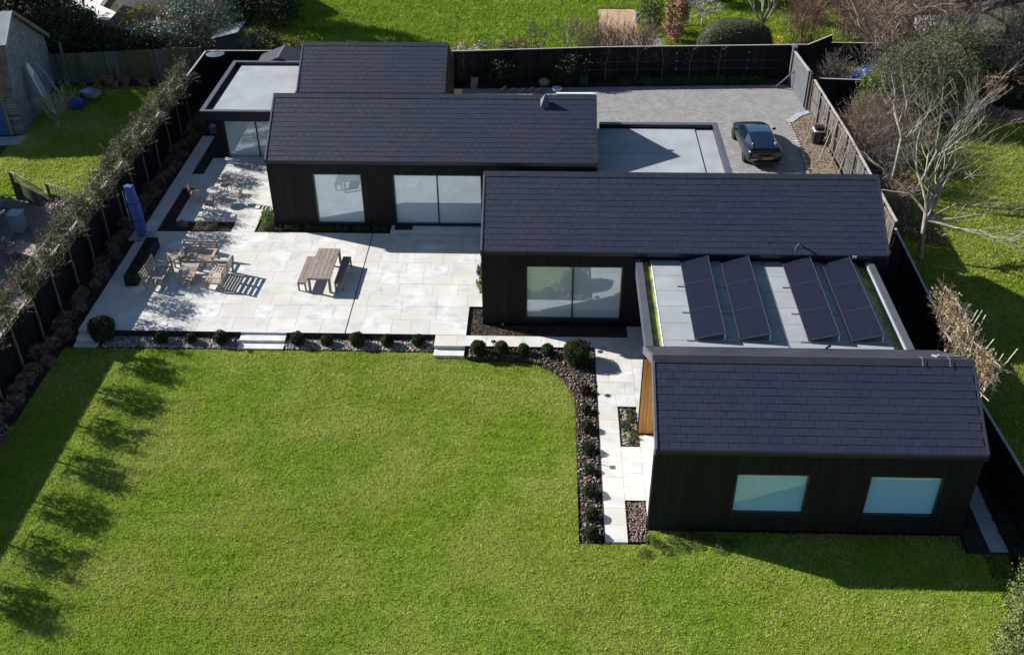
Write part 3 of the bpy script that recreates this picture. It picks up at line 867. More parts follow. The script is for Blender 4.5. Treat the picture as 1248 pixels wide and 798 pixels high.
# small roof fittings
vt = MB()
vc = (-.1, 46.0, 5.16)
vt.add([(vc[0] - .2, vc[1] - .2, vc[2] + .02), (vc[0] + .2, vc[1] - .2, vc[2] + .02), (vc[0] + .2, vc[1] + .2, vc[2] + .26), (vc[0] - .2, vc[1] + .2, vc[2] + .26), (vc[0] + .02, vc[1] + .12, vc[2] + .58)],
       [(0, 1, 4), (1, 2, 4), (2, 3, 4), (3, 0, 4), (3, 2, 1, 0)])
hpart(vt, 'roof_vent', 'parapet')
hpart(MB().box(.45, 2.3, 46.95, 47.1, 5.30, 5.40), 'rear_flashing', 'white_metal')
hpart(MB().tube([(10.15, 35.7, 3.15), (10.15, 35.7, 3.75), (10.10, 35.62, 3.95), (9.98, 35.5, 4.0), (9.86, 35.42, 3.92), (9.84, 35.4, 3.75)], .04, 8), 'vent_pipe', 'parapet')
hpart(MB().tube([(9.66, 29.25, 3.3), (9.70, 28.9, 3.85), (9.72, 28.75, 4.0)], .045, 8), 'vent_pipe', 'black_plastic')
hpart(MB().obox((13.0, 27.3, 4.72), (.75, .5, .06), (-PITCH, 0, 0)).obox((13.0, 27.3, 4.77), (.5, .1, .05), (-PITCH, 0, 0)), 'roof_vent', 'grey_plastic')
for x in (11.9, 12.75): hpart(MB().tube([(x, 26.28, 5.07), (x, 26.5, 5.24), (x + .02, 26.75, 5.1)], .009, 5), 'ridge_clip', 'alu')
for x in (12.1, 12.2): hpart(MB().lathe([(.05, 0), (.05, .1)], (x, 35.33, 3.5), 8), 'gutter_clip', 'white_metal')
hpart(MB().tube([(12.95, 35.3, 3.0), (13.05, 35.36, 0)], .04, 6), 'downpipe', 'black_plastic')

# ------------------------------------------------------------------ solar panels
def solar_row():
    t = thing('solar_panel_row', '', 'solar panels', (0, 0, 0), 'tilted solar panels on the flat roof')
    tl = math.atan2(.27, 1.06)
    for i in range(3):
        y = .9 + i * 1.775
        p = MB().obox((.53, y, .22), (1.09, 1.745, .035), (0, -tl, 0)).build('panel', 'solar', t)
        f = MB()
        for dx, dy, sx, sy in ((-.545, 0, .022, 1.77), (.545, 0, .022, 1.77), (0, -.885, 1.11, .018), (0, .885, 1.11, .018)):
            f.obox((.53 + dx * math.cos(tl), y + dy, .222 + dx * math.sin(tl)), (sx, sy, .044), (0, -tl, 0))
        f.build('panel_frame', 'pframe', p)
    for y in (.03, 1.79, 3.56, 5.34):
        MB().box(-.28, 1.3, y - .02, y + .02, .0, .04).box(1.03, 1.07, y - .02, y + .02, .04, .34).build('support_rail', 'alu', t)
    MB().box(1.075, 1.09, .03, 5.33, .05, .1).build('edge_rail', 'alu', t)
    return t
sr = solar_row()
for i, (x, lab) in enumerate(((5.36, 'row of three solar panels nearest the left parapet of the flat roof'), (6.95, 'row of three solar panels second from the left with the broad shadow beside it'),
                              (9.36, 'row of three solar panels second from the right parapet'), (10.9, 'row of three solar panels nearest the right parapet'))):
    if i == 0: place(sr, (x, 30.02, 3.205)); sr['label'] = lab
    else: dup(sr, (x, 30.02, 3.205), 0, lab)

# ------------------------------------------------------------------ fences
def fence(label, path, h, m, bay=1.83, z0=-.1, cap='fence_cap', boards=True, name='fence', bw=.15, post=True, side=1, group=None, each=False):
    """a close boarded fence along a path: bays with boards, posts and a capping rail"""
    root = thing(name, label, 'fence', (path[0][0], path[0][1], z0), group)
    unit = None
    for (ax, ay), (bx, by) in zip(path, path[1:]):
        L = math.hypot(bx - ax, by - ay); a = math.atan2(by - ay, bx - ax)
        n = max(1, round(L / bay)); s = L / n
        ux, uy = math.cos(a), math.sin(a); nx, ny = -uy * side, ux * side
        for i in range(n):
            cx, cy = ax + ux * s * (i + .5), ay + uy * s * (i + .5)
            k = max(1, round(s / bw)); w_ = s / k
            if each:
                if unit is None: unit = MB().box(-.5, .5, -.5, .5, 0, 1).mesh('board', m)
                for q in range(k):
                    d = (q + .5) * w_ - s / 2
                    o = bpy.data.objects.new('board', unit); COL.objects.link(o); o.parent = root
                    o.scale = (w_ * .96, .024, h + rnd.uniform(-.025, .012))
                    o.location = Vector((cx + ux * d + nx * .02 * (q % 2), cy + uy * d + ny * .02 * (q % 2), z0)) - Vector(root.location)
                    o.rotation_euler = (rnd.uniform(-.01, .01), rnd.uniform(-.006, .006), a + .03)
            else:
                p = MB()
                for q in range(k):
                    d = (q + .5) * w_ - s / 2
                    p.obox((cx + ux * d, cy + uy * d, z0 + h / 2), (w_ * .97, .024, h + rnd.uniform(-.01, .01)), (0, 0, a + .07))
                p.build('panel', m, root)
            p = MB()
            for zz in (.25, h / 2, h - .2):
                p.obox((cx - nx * .05, cy - ny * .05, z0 + zz), (s, .05, .08), (0, 0, a))
            p.build('rail', m, root)
            if cap:
                MB().obox((cx, cy, z0 + h + .025), (s - .006, .10, .04), (0, 0, a)).build('cap', cap, root)
        if post:
            for i in range(n + 1):
                cx, cy = ax + ux * s * i, ay + uy * s * i
                MB().obox((cx - nx * .06, cy - ny * .06, z0 + h / 2 + .01), (.1, .1, h + .02), (0, 0, a)).build('post', m, root)
    return root
fence('long black boarded fence along the left of the patio behind the pleached trees', [(-20.87, 60.85), (-20.87, 34.3)], 2.55, 'fence_black', z0=-.38, side=1)
fence('lower black boarded fence along the left side of the main lawn', [(-20.87, 34.25), (-20.87, 18.0)], 2.25, 'fence_black', z0=-.48, side=1)
fence('black boarded fence behind the driveway with a pale capping rail', [(-20.85, 60.95), (-5.6, 61.1), (3.4, 61.94), (15.95, 62.54), (17.84, 64.3)], 2.25, 'fence_black', side=-1)
fence('weathered grey close boarded fence beside the dry driveway border', [(15.35, 57.4), (15.62, 50), (15.64, 41.0)], 2.05, 'fence_grey', side=1, each=True, bw=.17)
fence('dark fence on the right running past the solar roof and the front wing', [(15.62, 40.9), (15.5, 34), (15.3, 30), (15.6, 24), (15.7, 18)], 1.75, 'fence_black', side=1)
fence('short dark fence closing the yard in front of the tarpaulin heap', [(15.75, 58.0), (20.2, 57.6)], 1.9, 'fence_black', side=-1)
fence('old grey board fence at the end of the left lawn', [(-30.9, 61.0), (-26.5, 61.5), (-21.7, 62.3)], 2.0, 'fence_old', cap=None, side=-1, each=True, bw=.16)
fence('low dark fence far behind the conifer on the right', [(17.9, 64.7), (40, 64.0)], 1.6, 'fence_black', side=-1)
# grey gate standing at the driveway corner
gt = thing('gate', 'grey painted gate with a dark slot beside the dry border', 'gate', (15.1, 59, 0))
a = math.atan2(57.9 - 61.4, 15.22 - 14.95)
MB().obox((15.07, 59.85, 1.1), (3.1, .06, 2.1), (0, 0, a)).build('leaf', 'gate_grey', gt)
MB().obox((15.07, 59.85, 2.17), (3.14, .12, .05), (0, 0, a)).build('top_rail', 'fence_cap', gt)
MB().obox((14.93, 61.5, 1.2), (.22, .22, 2.4), (0, 0, a)).obox((14.93, 61.5, 2.42), (.4, .3, .05), (0, 0, a)).build('post', 'gate_grey', gt)
MB().obox((15.2, 58.1, 1.12), (.16, .22, 2.2), (0, 0, a)).obox((15.22, 57.75, 1.12), (.12, .14, 2.2), (0, 0, a)).build('post', 'gate_grey', gt)
MB().tube([(14.0, 61.0, .05), (14.95, 60.8, 1.15)], .05, 6).build('brace', 'gate_grey', gt)

# ------------------------------------------------------------------ vegetation
def leaf_cloud(pts, size, m, name, flat=.0, aspect=.55):
    """rhombic leaves with a fold, random directions"""
    pts = np.asarray(pts, float); n = len(pts)
    d = nrg.normal(0, 1, (n, 3)); d[:, 2] += flat; d /= np.linalg.norm(d, axis=1)[:, None]
    e = np.cross(d, nrg.normal(0, 1, (n, 3))); e /= np.linalg.norm(e, axis=1)[:, None]
    s = nrg.uniform(size[0], size[1], n)[:, None]
    P = np.stack([pts - d * s * .5, pts + e * s * aspect * .5, pts + d * s * .5, pts - e * s * aspect * .5], 1)
    return np_mesh(name, P.reshape(-1, 3), np.arange(4 * n), 4, m)

def ball_points(n, c, r, shell=.55, clump=0, flat_bottom=None, cl_r=.3):
    """points through an ellipsoid, denser to the outside and gathered in clumps"""
    r = np.array(r if hasattr(r, '__len__') else (r, r, r), float)
    if clump:
        d = nrg.normal(0, 1, (clump, 3)); d /= np.linalg.norm(d, axis=1)[:, None]
        k = d * (shell + (1 - shell) * nrg.uniform(0, 1, (clump, 1)) ** .5)
        i = nrg.integers(0, clump, n)
        p = k[i] + nrg.normal(0, cl_r, (n, 3)) * nrg.uniform(.5, 1, (n, 1))
    else:
        d = nrg.normal(0, 1, (n, 3)); d /= np.linalg.norm(d, axis=1)[:, None]
        p = d * (shell + (1 - shell) * nrg.uniform(0, 1, (n, 1)))
    p = p * r + np.array(c, float)
    if flat_bottom is not None: p[:, 2] = np.maximum(p[:, 2], flat_bottom + nrg.uniform(0, .1, n))
    return p

def grow(M, p, d, L, r, depth, rr, spread=.55, kids=(2, 3), shrink=.68, up=.15, seg=3, wob=.16, tips=None, minr=.006):
    """a limb with its branches, each a tapered bent tube"""
    pts, rad = [Vector(p)], [r]
    d = Vector(d).normalized()
    for i in range(seg):
        d = (d + Vector((rr.gauss(0, wob), rr.gauss(0, wob), rr.gauss(0, wob) + up * .3))).normalized()
        pts.append(pts[-1] + d * (L / seg)); rad.append(max(minr, r * (1 - .38 * (i + 1) / seg)))
    if depth == 0: rad[-1] = minr * .6
    M.tube(pts, rad, 6 if r > .05 else (4 if r > .018 else 3), cap=False)
    if tips is not None and depth <= 1: tips += [tuple(q) for q in pts[1:]]
    if depth == 0: return
    for k in range(rr.randint(*kids) + 1):
        t = 1.0 if k == 0 else rr.uniform(.35, .95)
        i = min(seg - 1, int(t * seg)); q = pts[i].lerp(pts[i + 1], t * seg - i) if t < 1 else pts[-1]
        ax = d.orthogonal().normalized(); ax.rotate(Matrix.Rotation(rr.uniform(0, 6.28), 3, d))
        nd = d.copy(); nd.rotate(Matrix.Rotation(rr.uniform(.35, 1.1) * spread * (.5 if k == 0 else 1.2), 3, ax))
        nd.z += up
        grow(M, q, nd, L * shrink * rr.uniform(.8, 1.15), rad[min(i + 1, seg)] * rr.uniform(.55, .8), depth - 1, rr, spread, kids, shrink, up, seg, wob, tips, minr)

def shrub(name, label, loc, r, h, m, n=2200, size=(.10, .2), group=None, clump=40, core=True, cat='shrub', stem='bark', cl_r=.22, flat=.2):
    t = thing(name, label, cat, (0, 0, 0), group)
    p = ball_points(n, (0, 0, h * .55), (r[0], r[1], h * .52), .6, clump, .02, cl_r)
    o = link('foliage', leaf_cloud(p, size, m, 'foliage', flat), t)
    if core:
        s = MB()
        rr = random.Random(n + int(h * 100))
        for i in range(7):
            grow(s, (rr.uniform(-.2, .2) * r[0], rr.uniform(-.2, .2) * r[1], 0), (rr.uniform(-1, 1) * r[0] / h, rr.uniform(-1, 1) * r[1] / h, 1), h * .5, .035, 2, rr, .8, (1, 2))
        s.build('stem', stem, t)
    t.location = loc
    return t

def twiggy(name, label, loc, r, h, m, stems=40, depth=3, group=None, seed=1, cat='shrub', spread=.6, thick=.018, lean=1.0, minr=.006):
    """bare twiggy shrub with many stems from the ground"""
    t = thing(name, label, cat, (0, 0, 0), group)
    rr = random.Random(seed); s = MB()
    for i in range(stems):
        a = rr.uniform(0, 6.28); k = rr.uniform(0, 1) ** .7
        bx, by = math.cos(a) * r[0] * k * .45, math.sin(a) * r[1] * k * .45
        d = Vector((math.cos(a) * r[0] * k * .7 / h * lean, math.sin(a) * r[1] * k * .7 / h * lean, 1))
        grow(s, (bx, by, 0), d, h * .42 * rr.uniform(.7, 1.1), thick, depth, rr, spread, (1, 2), .72, .12, 2, .12, None, minr)
    s.build('twig', m, t)
    t.location = loc
    return t

# --- clipped box balls
def box_ball(label, x, y, z, r, group='clipped box balls along the beds', seed=0, n=2600):
    t = thing('box_ball', label, 'box ball', (0, 0, 0), group)
    c = MB()
    prof = [(.05, .02)] + [(r * .93 * math.sin(u), r * .93 * (1 - math.cos(u)) + .02) for u in [math.pi * q / 9 for q in range(1, 9)]] + [(.03, r * 1.86)]
    c.lathe(prof, (0, 0, 0), 14).build('inner_twigs', 'box_core', t, True)
    k = int(n * (r / .34) ** 1.6)
    d = nrg.normal(0, 1, (k, 3)); d /= np.linalg.norm(d, axis=1)[:, None]
    lump = 1 + .08 * np.sin(d[:, 0] * 5 + seed) * np.sin(d[:, 1] * 4.5 + seed * 2) + .05 * np.sin(d[:, 2] * 6 + seed)
    p = d * (r * nrg.uniform(.90, 1.04, k) * lump)[:, None] + np.array((0, 0, r * .98))
    link('foliage', leaf_cloud(p, (.028, .055), 'box', 'foliage', .1, .7), t)
    t.location = (x, y, z)
    return t
L1 = [(-18.27, 33.97 + .45, .62, 'large dark box ball at the left end of the gravel strip'),
      (-15.77, 34.24, .29, 'small box ball next to the large one at the left end of the gravel strip'),
      (-14.55, 34.24, .30, 'small box ball second after the large one in the left gravel strip'),
      (-13.29, 34.24, .31, 'small box ball just left of the wide patio steps'),
      (-10.13, 34.24, .32, 'first small box ball right of the wide patio steps'),
      (-8.92, 34.24, .31, 'second small box ball right of the wide patio steps'),
      (-7.66, 34.24, .31, 'middle one of the five box balls right of the wide patio steps'),
      (-6.41, 34.24, .32, 'fourth small box ball right of the wide patio steps'),
      (-5.13, 34.24, .33, 'last small box ball before the single stone step')]
for i, (x, y, r, lab) in enumerate(L1): box_ball(lab, x, y, -.29, r * (.9 + .12 * math.sin(i * 2.3)), seed=i)
L2 = [(-2.63, 33.55, .33, 'box ball at the corner right of the single stone step'), (-1.70, 33.56, .28, 'second box ball under the pale walkway'),
      (-.81, 33.56, .27, 'third box ball under the pale walkway'), (.15, 33.52, .29, 'box ball just left of the big round box bush'),
      (1.30, 33.02, .53, 'big round box bush at the curved lawn corner'),
      (1.60, 31.05, .22, 'first box ball below the big round bush beside the path'), (1.62, 29.95, .22, 'second box ball below the big round bush beside the path'),
      (1.62, 28.9, .23, 'third box ball down the path border'), (1.65, 27.72, .24, 'fourth box ball down the path border'),
      (1.65, 26.70, .22, 'fifth box ball down the path border'), (1.65, 25.6, .25, 'sixth box ball down the path border'),
      (1.66, 24.5, .23, 'brownish box ball last but one at the lower end of the path'), (1.64, 23.65, .28, 'box ball at the very end of the path border')]
for i, (x, y, r, lab) in enumerate(L2): box_ball(lab, x, y, -.10, r * (.93 + .10 * math.sin(i * 1.9)), seed=i + 20)

# --- path lights
def path_light():
    t = thing('path_light', '', 'path light', (0, 0, 0), 'slim black path lights at the bed edges')
    MB().tube([(0, 0, 0), (0, 0, .40)], .014, 6).build('post', 'black_plastic', t)
    MB().lathe([(.03, .36), (.10, .385), (.11, .40), (.07, .425), (.01, .44)], (0, 0, 0), 14).build('hood', 'black_plastic', t)
    return t
pl0 = path_light()
for i, (x, y, lab) in enumerate(((-2.03, 33.82, 'black path light by the walkway in front of the middle wing'), (1.80, 33.80, 'black path light at the path corner behind the big round bush'),
                                 (1.98, 31.02, 'black path light beside the path below the big round bush'), (1.98, 27.05, 'black path light beside the path near its lower end'),
                                 (-12.62, 33.93, 'black path light at the wide patio steps'))):
    if i == 0: place(pl0, (x, y, -.1)); pl0['label'] = lab
    else: dup(pl0, (x, y, -.1 if i < 4 else -.28), 0, lab)

# --- pleached trees
def pleached(seed, lm='pleach', n=1500, cw=1.26, ch=1.3, bare=1.0):
    t = thing('pleached_tree', '', 'pleached tree', (0, 0, 0), 'pleached trees on square frames along the fence')
    rr = random.Random(seed)
    MB().tube([(0, 0, 0), (.02, rr.uniform(-.03, .03), 1.0), (0, 0, 2.0), (0, 0, 3.2)], [.055, .048, .042, .02], 7).build('trunk', 'bark', t)
    f = MB(); z0, z1 = 2.10, 2.10 + ch; r = .018
    for a, b in (((-cw / 2, z0), (cw / 2, z0)), ((-cw / 2, z1), (cw / 2, z1)), ((-cw / 2, z0), (-cw / 2, z1)), ((cw / 2, z0), (cw / 2, z1)),
                 ((-cw / 2, (z0 + z1) / 2), (cw / 2, (z0 + z1) / 2))):
        f.tube([(.07, *a), (.07, *b)], r, 5)
    f.build('frame', 'bamboo', t)
    br = MB()
    for k in range(5):
        z = z0 + .05 + k * (ch - .05) / 5
        for sg in (-1, 1):
            grow(br, (0, 0, z), (rr.uniform(-.25, .25), sg, .35), .5, .018, 3, rr, .75, (1, 3), .75, .05, 3, .15, None, .005)
    for k in range(7):
        grow(br, (0, rr.uniform(-cw / 2, cw / 2) * .8, z1 - .25), (rr.uniform(-.3, .3), rr.uniform(-.3, .3), 1), .32, .010, 2, rr, .8, (1, 2), .7, .05, 2, .15, None, .004)
    br.build('branch', 'bark_brown', t)
    k = 40
    cc = np.stack([nrg.normal(0, .14, k), nrg.uniform(-cw / 2, cw / 2, k) * .92, nrg.uniform(z0 + .16, z1 + .12, k)], 1)
    i = nrg.integers(0, k, n)
    p = cc[i] + nrg.normal(0, 1, (n, 3)) * np.array((.10, .10, .13))
    link('foliage', leaf_cloud(p, (.065, .13), lm, 'foliage', 0, .55), t)
    return t
PY = [55.45, 53.7, 51.7, 49.75, 47.8, 45.85, 43.9, 42.0, 40.0, 38.05, 36.1, 34.15, 32.15, 30.15, 28.2, 26.2, 24.2, 22.2]
protos = [pleached(3, 'pleach', 1900), pleached(8, 'pleach', 1600), pleached(15, 'pleach', 2100)]
for i, y in enumerate(PY):
    src = protos[i % 3]
    lab = 'pleached tree on a square frame, %s from the far end of the left fence' % ORD[i]
    if i < 3: place(src, (-20.66, y, -.16)); o = src; o['label'] = lab
    else: o = dup(src, (-20.66, y, -.16), 0 if i % 2 else math.pi, lab)
    if i % 2 == 0 and i >= 3: o.rotation_euler = (0, 0, 0)
pr = pleached(31, 'brownleaf', 1300, 1.5, 1.5)
pr['group'] = 'browned pleached trees behind the front wing'
for i, (x, y, lab, rz) in enumerate(((15.1, 32.6, 'browned pleached tree with tangled canes, farthest of three behind the front wing', .1), (15.05, 30.9, 'browned pleached tree with tangled canes, middle of three behind the front wing', -.25),
                                     (15.15, 29.1, 'browned pleached tree with leaning canes, nearest of three behind the front wing', .3))):
    o = place(pr, (x, y, -.1), rz) if i == 0 else dup(pr, (x, y, -.1), rz)
    o['label'] = lab
rr = random.Random(4)
for k, (y0, x0) in enumerate(((32.3, 15.2), (31.2, 15.3), (30.1, 15.3), (29.0, 15.5))):
    for q in range(4):
        c = MB().tube([(x0 + rr.uniform(-.3, .3), y0 + rr.uniform(-.4, .4), 1.7), (x0 + rr.uniform(-.1, .8), y0 + rr.uniform(-.9, .6), 3.4 + rr.uniform(-.3, .3))], .018, 5).build('cane', 'cane')
        tag(c, 'loose pale cane leaning in the browned pleached trees, %s cane counted from the far end' % ORD[k * 4 + q], 'garden cane', 'loose canes in the browned pleached trees')

# undergrowth of the left bed: dead ferns and grasses
def tufts(name, label, centres, m, n, h, size=.16, cat='undergrowth'):
    P = []
    for (x, y, z, r) in centres:
        a = nrg.uniform(0, 6.28, n); k = np.sqrt(nrg.uniform(0, 1, n)) * r
        P.append(np.stack([x + np.cos(a) * k, y + np.sin(a) * k, z + nrg.uniform(0, h, n) * (1 - (k / r) ** 2 * .7)], 1))
    o = link(name, leaf_cloud(np.concatenate(P), (size * .6, size * 1.5), m, name, .2, .16), None, 'stuff')
    o['label'] = label; o['category'] = cat
    return o
tufts('undergrowth', 'brown dead ferns and grasses under the left row of pleached trees', [(-20.2 + rnd.uniform(-.35, .35), 22 + i * .62, -.14, rnd.uniform(.25, .45)) for i in range(62)], 'fern', 420, .42, .14)
tufts('undergrowth', 'dark low plants in the shaded bed beside the solar roof', [(15.2 + rnd.uniform(-.2, .2), 23.5 + i * .6, -.04, rnd.uniform(.2, .4)) for i in range(28)], 'leaf_dark', 240, .35, .14)
tufts('ground_cover', 'fresh green plants along the foot of the fence behind the driveway', [(4.6 + i * .42 + rnd.uniform(-.1, .1), 61.55 + i * .02 + rnd.uniform(-.2, .2), 0, rnd.uniform(.25, .5)) for i in range(22)], 'leaf_mid', 420, .45, .14)
tufts('ground_cover', 'low green planting along the foot of the rear wing', [(-13.5 + .12 * rnd.uniform(-1, 1) + i * .33, 43.13 + rnd.uniform(-.05, .08), -.02, .19) for i in range(19)], 'leaf_mid', 260, .28, .09)
tufts('ground_cover', 'weeds and grass at the corner of the front wing by the path end', [(3.3 + i * .24, 23.2 + rnd.uniform(-.35, .45), -.03, .22) for i in range(13)], 'leaf_mid', 150, .22, .10)
tufts('ground_cover', 'sparse seedlings in the L shaped bed by the round table', [(-16.6 + rnd.uniform(-1.3, 1.3), 43.42 + rnd.uniform(-.25, .25), -.04, .17) for i in range(8)], 'fern', 200, .3, .09)
tufts('ground_cover', 'small green rosettes in the bed beside the porch', [(3.16 + rnd.uniform(-.2, .2), 28.2 + i * .24, -.04, .14) for i in range(8)], 'leaf_mid', 220, .24, .10)
shrub('shrub', 'bright green rounded shrub at the left corner of the rear wing', (-13.45, 43.75, -.05), (.42, .75), .62, 'leaf_bright', 1800, (.05, .1), clump=30, core=False, cl_r=.2)
shrub('shrub', 'small bright green bush against the left side of the middle wing', (-2.78, 38.0, 0), (.20, .45), .55, 'leaf_bright', 900, (.05, .09), clump=20, core=False, cl_r=.2)
shrub('shrub', 'second small dark bush against the left side of the middle wing', (-2.8, 39.0, 0), (.18, .45), .6, 'leaf_dark', 900, (.05, .09), clump=20, core=False, cl_r=.2)

# ------------------------------------------------------------------ garden furniture
# dining table with two matching benches
def slab_table(name, label, cat, L, W, H, planks, leg, group=None):
    """long axis along y; board top and a square frame at each end"""
    t = thing(name, label, cat, (0, 0, 0), group)
    pw = W / planks
    for i in range(planks):
        MB().box(-W / 2 + i * pw + .004, -W / 2 + (i + 1) * pw - .004, -L / 2, L / 2, H - .055, H + rnd.uniform(-.002, .002)).build('plank', 'teak', t, bevel=.004)
    MB().box(-W / 2 + .02, W / 2 - .02, -L / 2 + .02, L / 2 - .02, H - .10, H - .058).build('apron', 'teak', t)
    for sx in (-1, 1):
        for sy in (-1, 1):
            x, y = sx * (W / 2 - leg / 2 - .005), sy * (L / 2 - leg / 2 - .03)
            MB().box(x - leg / 2, x + leg / 2, y - leg / 2, y + leg / 2, 0, H - .06).build('leg', 'teak', t, bevel=.004)
    return t
ang = R(2.0)
tb = slab_table('dining_table', 'weathered wooden dining table with a plank top in the middle of the patio', 'table', 2.54, 1.0, .75, 5, .1)
place(tb, (-9.78, 38.9, 0.004), -R(1))
b0 = slab_table('garden_bench', 'sunlit wooden bench on the left side of the dining table', 'bench', 2.2, .38, .45, 2, .07, 'wooden benches at the dining table')
place(b0, (-10.59, 38.85, .004), -R(1))
dup(b0, (-8.97, 38.87, .004), -R(1), 'wooden bench on the right side of the dining table in its shadow')

def slat_seat(name, label, cat, W, group=None, n_back=4, n_seat=6, D=.85):
    """slatted lounge seat facing -y: seat front at -D/2, back at +D/2"""
    t = thing(name, label, cat, (0, 0, 0), group)
    for sx in (-1, 1):
        x = sx * (W / 2 - .04)
        MB().box(x - .04, x + .04, -D / 2, -D / 2 + .08, 0, .58).build('leg', 'lounge_wood', t)
        MB().obox((x, D / 2 - .02, .44), (.08, .08, .92), (-.16, 0, 0)).build('leg', 'lounge_wood', t)
        MB().box(x - .06, x + .06, -D / 2 - .02, D / 2 - .06, .582, .62).build('armrest', 'lounge_wood', t)
        MB().box(x - .025, x + .025, -D / 2 + .08, D / 2 - .08, .26, .34).build('side_rail', 'lounge_wood', t)
    for i in range(n_seat):
        y = -D / 2 + .06 + i * (D - .16) / (n_seat - 1)
        MB().box(-W / 2 + .085, W / 2 - .085, y - .036, y + .036, .345, .37).build('seat_slat', 'lounge_wood', t)
    for i in range(n_back):
        z = .46 + i * .135
        MB().obox((0, D / 2 - .045 + (z - .44) * .16, z), (W - .17, .025, .085), (-.16, 0, 0)).build('back_slat', 'lounge_wood', t)
    MB().box(-W / 2 + .08, W / 2 - .08, -D / 2 + .01, -D / 2 + .04, .25, .34).build('front_rail', 'lounge_wood', t)
    if W > 1.2:
        MB().obox((0, D / 2 - .01, .62), (.15, .05, .56), (-.16, 0, 0)).build('back_post', 'lounge_wood', t)
    return t
sf = slat_seat('garden_sofa', 'slatted wooden two seat sofa with its back to the L shaped bed', 'sofa', 1.62)
place(sf, (-15.75, 40.0, .004), -R(2))
ac = slat_seat('garden_armchair', 'slatted wooden armchair in the shade beside the black planter', 'armchair', 1.5, 'slatted wooden armchairs of the lounge set')
place(ac, (-17.15, 38.45, .004), R(90) + R(-2))
dup(ac, (-14.45, 38.55, .004), -R(90) - R(4), 'slatted wooden armchair in the sun casting a striped shadow')
def low_table(name, label, W, L, H, planks):
    t = thing(name, label, 'table', (0, 0, 0), 'low tables of the lounge set')
    pw = L / planks
    for i in range(planks):
        MB().box(-W / 2, W / 2, -L / 2 + i * pw + .003, -L / 2 + (i + 1) * pw - .003, H - .04, H).build('plank', 'lounge_wood', t)
    for sx in (-1, 1):
        for sy in (-1, 1):
            x, y = sx * (W / 2 - .05), sy * (L / 2 - .05)
            MB().box(x - .04, x + .04, y - .04, y + .04, 0, H - .042).build('leg', 'lounge_wood', t)
    MB().box(-W / 2 + .05, W / 2 - .05, -L / 2 + .05, L / 2 - .05, H - .11, H - .045).build('apron', 'lounge_wood', t)
    return t
place(low_table('coffee_table', 'low wooden coffee table between the slatted seats', .78, 1.15, .4, 8), (-15.9, 38.75, .004), R(3))
place(low_table('side_table', 'pale wooden corner table between the sofa and the shaded armchair', .62, .75, .46, 5), (-16.8, 40.0, .004), R(40))

# round bistro table with four chairs
bt = thing('round_table', 'small round wooden table among four chairs by the left wing', 'table', (0, 0, 0))
for i in range(7):
    x0 = -.38 + i * .1086
    c = lambda x: math.sqrt(max(0, .385 ** 2 - x * x))
    a, b = x0 + .004, x0 + .104
    MB().prism([(a, -c(a)), (b, -c(b)), (b, c(b)), (a, c(a))], .70, .73).build('plank', 'table_top', bt)
for k in range(6):
    t = k * math.pi / 3 + .2
    MB().tube([(math.cos(t) * .14, math.sin(t) * .14, .70), (math.cos(t) * .34, math.sin(t) * .34, 0)], .022, 5).build('leg', 'bistro_wood', bt)
MB().lathe([(.16, .62), (.20, .64), (.20, .70)], (0, 0, 0), 12).build('apron', 'bistro_wood', bt)
place(bt, (-16.52, 45.75, .004))
def bistro_chair():
    t = thing('bistro_chair', '', 'chair', (0, 0, 0), 'wooden chairs round the small round table')
    for i in range(4):
        MB().box(-.21, .21, -.2 + i * .105, -.2 + i * .105 + .085, .44, .465).build('seat_slat', 'bistro_wood', t)
    for sx in (-.2, .2):
        MB().tube([(sx, -.2, 0), (sx, -.18, .44)], .018, 5).build('leg', 'bistro_wood', t)
        MB().tube([(sx, .24, 0), (sx, .19, .44), (sx, .29, .88)], .018, 5).build('leg', 'bistro_wood', t)
        MB().obox((sx, .02, .64), (.04, .42, .025), (0, 0, 0)).build('armrest', 'bistro_wood', t)
    for z in (.6, .7, .8): MB().obox((0, .22 + (z - .44) * .22, z), (.4, .02, .07), (-.22, 0, 0)).build('back_slat', 'bistro_wood', t)
    return t
bc = bistro_chair()
for i, (x, y, rz, lab) in enumerate(((-17.62, 45.95, R(95), 'wooden chair left of the small round table in the shade'), (-16.3, 46.75, R(-8), 'wooden chair behind the small round table'),
                                     (-16.5, 44.75, R(170), 'wooden chair in front of the small round table'), (-15.45, 45.7, R(-95), 'wooden chair right of the small round table, turned aside'))):
    if i == 0: place(bc, (x, y, .004), rz); bc['label'] = lab
    else: dup(bc, (x, y, .004), rz, lab)

# folded cantilever parasol in its blue cover, on a square base
um = thing('covered_parasol', 'tall folded parasol in a blue cover on a square grey base', 'parasol', (0, 0, 0))
for sx in (-1, 1):
    for sy in (-1, 1): MB().box(*sorted((sx * .012, sx * .55)), *sorted((sy * .012, sy * .42)), 0, .09).build('base_slab', 'slab_grey', um, bevel=.015)
cv = MB()
pr_ = [(.17, .15), (.22, .5), (.24, 1.2), (.23, 2.0), (.20, 2.55), (.19, 2.72)]
K = 10
for r, z in pr_:
    for j in range(K):
        a = 2 * math.pi * j / K
        q = 1.25 if j % 2 else .92
        cv.v.append((math.copysign(abs(math.cos(a)) ** .7, math.cos(a)) * r * q - .13 * (z / 2.7), math.copysign(abs(math.sin(a)) ** .7, math.sin(a)) * r * q * .8, z))
for i in range(len(pr_) - 1):
    for j in range(K): cv.f.append((i * K + j, i * K + (j + 1) % K, (i + 1) * K + (j + 1) % K, (i + 1) * K + j))
cv.f.append(tuple(range((len(pr_) - 1) * K, len(pr_) * K)))
cv.f.append(tuple(range(K - 1, -1, -1)))
cv.build('cover', 'blue_cover', um)
